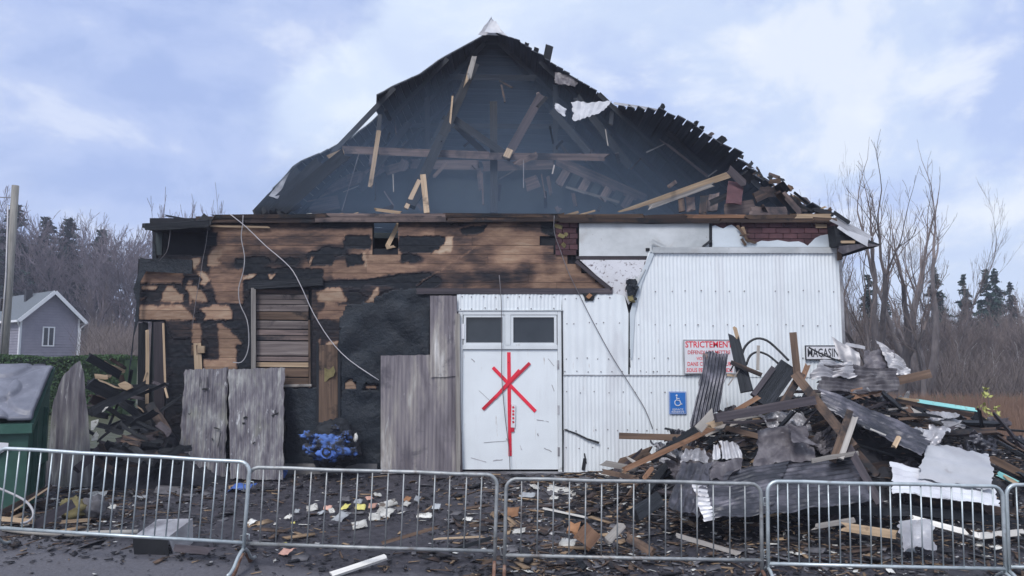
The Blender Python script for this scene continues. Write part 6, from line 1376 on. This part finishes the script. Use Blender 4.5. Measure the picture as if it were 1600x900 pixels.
place_tree(tD, 'bare_tree', 'leafless tree with one long low limb reaching out over the dry grass', at_base(1440, 21), 1., 2.7, None)
tE = tree_proto('e', grow(61, hgt(280, 262, 30), 5, 3, .25, .45, .74, (2, 3), .09, .07, rmin=.013), 'bark_purple', 'twig_purple', hgt(280, 262, 30))
place_tree(tE, 'bare_tree', 'slender leafless saplings showing above the left corner of the building', at_base(284, 30), 1., .3, None)
place_tree(tree_proto('f', grow(67, hgt(1590, 470, 14), 5, 1, .42, .15, .74, (2, 3), .07, .14, .3), 'bark_grey', 'twig_brown', hgt(1590, 470, 14)), 'bare_tree', 'dark crooked leafless tree at the edge of the dry grass', at_base(1612, 15), 1., 1.2, None)
place_tree(tA, 'bare_tree', 'tall leafless tree leaning over the dry grass right of the forked one', at_base(1436, 25), 1.10, 3.4, None)
place_tree(tC, 'bare_tree', 'slender leafless tree on the far side of the dry grass', at_base(1478, 27), .98, 5.2, None)
# wood on both sides: prototypes copied
PR = [tree_proto('p', grow(100+i, 14., 6, 1+(i % 3 == 0), .38, .22, .73, (2, 3), .14, .11, .15, 9000, .014), 'bark_purple', 'twig_purple', 13.2) for i in range(5)]
PB = [tree_proto('q', grow(200+i, 11., 5, 2, .34, .28, .74, (2, 4), .08, .12, .1, 9000, .009), 'bark_birch' if i == 0 else 'bark_grey', 'twig_brown', 10.4) for i in range(4)]
for i in range(140):
    Y = 58+(i % 4)*5+rng.uniform(-2, 2); px = -150+i*4.3+rng.uniform(-14, 14); tl = 335+12*math.sin(px*.03)+rng.uniform(-16, 22)+(20 if px > 130 else 0); b_ = at_base(px, Y); sc = hgt(px, tl, Y)/13.2
    place_tree(PR[i % 5], 'bare_tree', f"leafless purple grey tree in the left wood's {'front' if i % 4 < 2 else 'back'} rows, {'behind the utility pole' if px < 20 else 'behind the grey house' if px < 130 else 'before the burnt building' if px < 215 else 'partly behind the burnt building'}", b_, sc, rng.uniform(0, 6.28), f"left wood {i % 4 < 2} {(px > 20)+(px > 130)+(px > 215)}".replace('True', 'front').replace('False', 'back'))
for i in range(104):
    Y = 28+(i % 4)*4.5+rng.uniform(-1.5, 1.5); px = 1175+i*5.2+rng.uniform(-12, 12); tl = rng.uniform(440, 505)-(10 if Y > 38 else 0); b_ = at_base(px, Y); sc = hgt(px, tl, Y)/10.4
    place_tree(PB[i % 4], 'bare_tree', f"leafless brown tree in the right wood's {'front' if i % 4 < 2 else 'back'} rows, {'behind the building corner' if px < 1380 else 'behind the big forked tree' if px < 1480 else 'beyond the dry grass'}", b_, sc, rng.uniform(0, 6.28), f"right wood {i % 4 < 2} {(px > 1380)+(px > 1480)}".replace('True', 'front').replace('False', 'back'))
for px, tl, Y, lab_ in [(150,435,56,'tallest pale stemmed young tree between house and burnt building'),(156,470,54,'pale stemmed young tree right of the tallest one beyond the hedge'),(140,490,53,'short pale stemmed young tree close to the corner of the grey house')]:
    place_tree(PB[0], 'pale_tree', lab_, at_base(px, Y), hgt(px, tl, Y)/10.4, rng.uniform(0, 6), 'pale stemmed young trees')
# conifers
def conifer(seed, h, wid, gaps=.25):
    r_ = np.random.default_rng(seed); tr = MB().tube([(0, 0, 0), (.03, .02, h*.5), (0, 0, h)], [h*.016, h*.011, .01], 7)
    Vs = []; k = 0; z = h*.12
    pts = []
    while z < h*.985:
        u = (z/h); ln = wid*(1-u)**.8*r_.uniform(.75, 1.15); nbr = int(5+4*(1-u))
        for b_ in range(nbr):
            if r_.random() < gaps: continue
            a = r_.uniform(0, 6.28); L = ln*r_.uniform(.6, 1.1); m_ = int(10+L*26)
            t_ = r_.uniform(.1, 1, m_); dr = .35*t_**1.6*L
            p = np.stack([np.cos(a)*L*t_, np.sin(a)*L*t_, z-dr+.12*L*t_], 1)+r_.normal(0, .06, (m_, 3))*(1, 1, .5); pts.append(p)
        z += h*.018+.08
    p = np.concatenate(pts); n = len(p)
    global npr; sv = npr; npr = r_
    V, Fc = leafcloud(n, lambda n_: p, .17, .4); npr = sv
    return mk('trunk', tr.v, tr.f, mat('bark_grey'), smooth=True), mknp('crown', V, Fc, mat('needles'))
C1, C2, C3 = conifer(1, 9., 1.9), conifer(2, 9., 1.7, .35), conifer(3, 9., 2.1, .3)
for i, (px, tl, Y, c, sx, lab) in enumerate([(1362,428,33,C1,1.,'dark spruce between the trunks of the big leafless trees'), (1467,416,38,C2,1.25,'tall dark spruce just right of the big leafless trees'), (1512,428,42,C1,1.,'narrow spruce in the middle of the right wood'), (1548,420,40,C3,1.1,'broad topped pine in the right wood'), (1562,418,43,C2,1.1,'pine standing behind the broad topped one'), (1388,462,35,C3,.9,'small spruce close behind the right corner'), (1585,440,45,C1,1.,'spruce at the far edge of the right wood'), (10,318,58,C3,1.5,'dark pine behind the utility pole'), (95,340,62,C2,1.7,'hazy pine standing above the grey house'), (150,358,64,C3,1.6,'hazy pine left of the burnt building'), (60,338,60,C1,1.6,'hazy spruce between the two pines over the house')]):
    b_ = at_base(px, Y); k = hgt(px, tl, Y)/9.; place_tree(c, 'conifer', lab, b_, (k*sx, k*sx, k), i*1.3, 'evergreens in the woods')
# undergrowth thickets as one mass each
def thicket(name, label, x0, x1, y0, y1, n, hmin, hmax, m, r_=.012):
    Vs = []; Fc = []; k = 0
    for i in range(n):
        px = npr.uniform(x0, x1); Y = npr.uniform(y0, y1); p = P(px, 560, Y); z0 = gz(p.x, Y); h = npr.uniform(hmin, hmax)
        for s in range(9):
            d = np.array([npr.normal(0, .33), npr.normal(0, .33), 1.]); b_ = np.array([p.x+npr.normal(0, .3), Y+npr.normal(0, .3), z0+npr.uniform(0, .55)*h*(s > 3)]); l = h*npr.uniform(.4, 1.)*(1 if s <= 3 else .55)
            e = b_+d*l*.5+npr.normal(0, .08*l, 3); f = b_+d*l+npr.normal(0, .15*l, 3); wv = np.array([r_*1.2, 0, 0]); wv2 = np.array([r_*.7, 0, 0])
            Vs += [b_-wv, b_+wv, e+wv2, e-wv2, f]; Fc += [(k, k+1, k+2, k+3), (k+3, k+2, k+4, k+4)]; k += 5
    me = bpy.data.meshes.new(name); me.from_pydata([tuple(v) for v in Vs], [], [f if f[2] != f[3] else f[:3] for f in Fc]); me.materials.append(mat(m)); me.update()
    return props(inst(name, me), label, 'undergrowth', kind='stuff')
M('brush_purple', [(.3, (.11, .09, .105)), (.7, (.17, .145, .16))], (1, 1, 1), .8, rough=.95, bs=0, rnd=False)
thicket('undergrowth', 'dense leafless undergrowth along the right wood', 1150, 1760, 24, 42, 3400, .9, 3.4, 'brush', .011)
thicket('undergrowth', 'dense leafless undergrowth behind the grey house', -200, 1100, 58, 76, 6000, 1.5, 5.5, 'brush_purple', .02)
thicket('undergrowth', 'dense leafless undergrowth left of the burnt building', 136, 260, 30, 50, 700, 1.0, 3.2, 'brush', .014)
# dry reddish grass at the right edge
n = 26000; x = npr.uniform(5.2, 24, n); y = npr.uniform(2., 17, n); z = np.array([gz(a, b_) for a, b_ in zip(x, y)]); h = npr.uniform(.25, .75, n); a = npr.normal(0, .16, (n, 2))*h[:, None]; ww = .007+y*.0009
V = np.stack([np.stack([x-ww, y, z], 1), np.stack([x+ww, y, z], 1), np.stack([x+a[:, 0], y+a[:, 1], z+h], 1)], 1).reshape(-1, 3)
props(mknp('dry_grass', V, np.arange(3*n).reshape(n, 3), mat('dry_grass')), 'reddish brown dry grass beyond the heap', 'grass', kind='stuff')
# young plant with a few yellow green leaves
pb = P(1545, 660, 6.5); o = thing('young_plant', 'thin young plant with a few yellow green leaves above the dry grass', 'plant', (pb.x, 6.5, gz(pb.x, 6.5)))
ct = P(1541, 606, 6.5)-o.location
MB().tube([(0, 0, 0), (.05, 0, ct.z*.5), (ct.x, 0, ct.z)], .008, 5).build('stem', mat('bark_grey'), o); MB().tube([(.02, 0, ct.z*.2), (.3, 0, ct.z*.55)], .006, 5).build('stem', mat('bark_grey'), o); MB().tube([(.02, 0, ct.z*.25), (-.18, 0, ct.z*.6)], .006, 5).build('stem', mat('bark_grey'), o)
spots_ = [P(a, b_, 6.5)-o.location for a, b_ in [(1540,607),(1544,612),(1538,614),(1545,618),(1535,635),(1540,638),(1555,637),(1558,644),(1549,650),(1545,657),(1536,640)]]
V, Fc = leafcloud(len(spots_)*4, lambda n_: np.array([tuple(s) for s in spots_ for _ in range(4)])+npr.normal(0, .04, (n_, 3)), .075, .5); mknp('leaves', V, Fc, mat('leaf_yellow'), o)
# low pale rail by the field
ra, rb = P(1500, 697, 3.), P(1680, 697, 3.)
o = thing('guard_rail', 'low pale green rail at the edge of the dry grass', 'rail', (ra.x, 3, gz(ra.x, 3)))
MB().tube([(0, 0, ra.z-o.location.z), (rb.x-ra.x, 0, ra.z-o.location.z)], .035, 8).build('rail', mat('galvanised'), o, smooth=True)
for k in range(4): MB().tube([(k*1.0+.1, 0, 0), (k*1.0+.1, 0, ra.z-o.location.z-.03)], .03, 8).build('post', mat('galvanised'), o, smooth=True)

# ------------------------------------------------------------------ thin damp air over the whole place
hzm = bpy.data.materials.new('haze'); hzm.use_nodes = True; t_ = hzm.node_tree; t_.nodes.clear()
ou = t_.nodes.new('ShaderNodeOutputMaterial'); pv = t_.nodes.new('ShaderNodeVolumePrincipled'); pv.inputs['Color'].default_value = (.80, .82, 1, 1); pv.inputs['Density'].default_value = .0016; pv.inputs['Anisotropy'].default_value = 0
t_.links.new(pv.outputs[0], ou.inputs['Volume'])
hb = MB(); hb.box(-120, 120, -40, 140, -2.5, 24); props(hb.build('haze', hzm), 'thin damp haze hanging over the whole place', 'haze', kind='stuff')
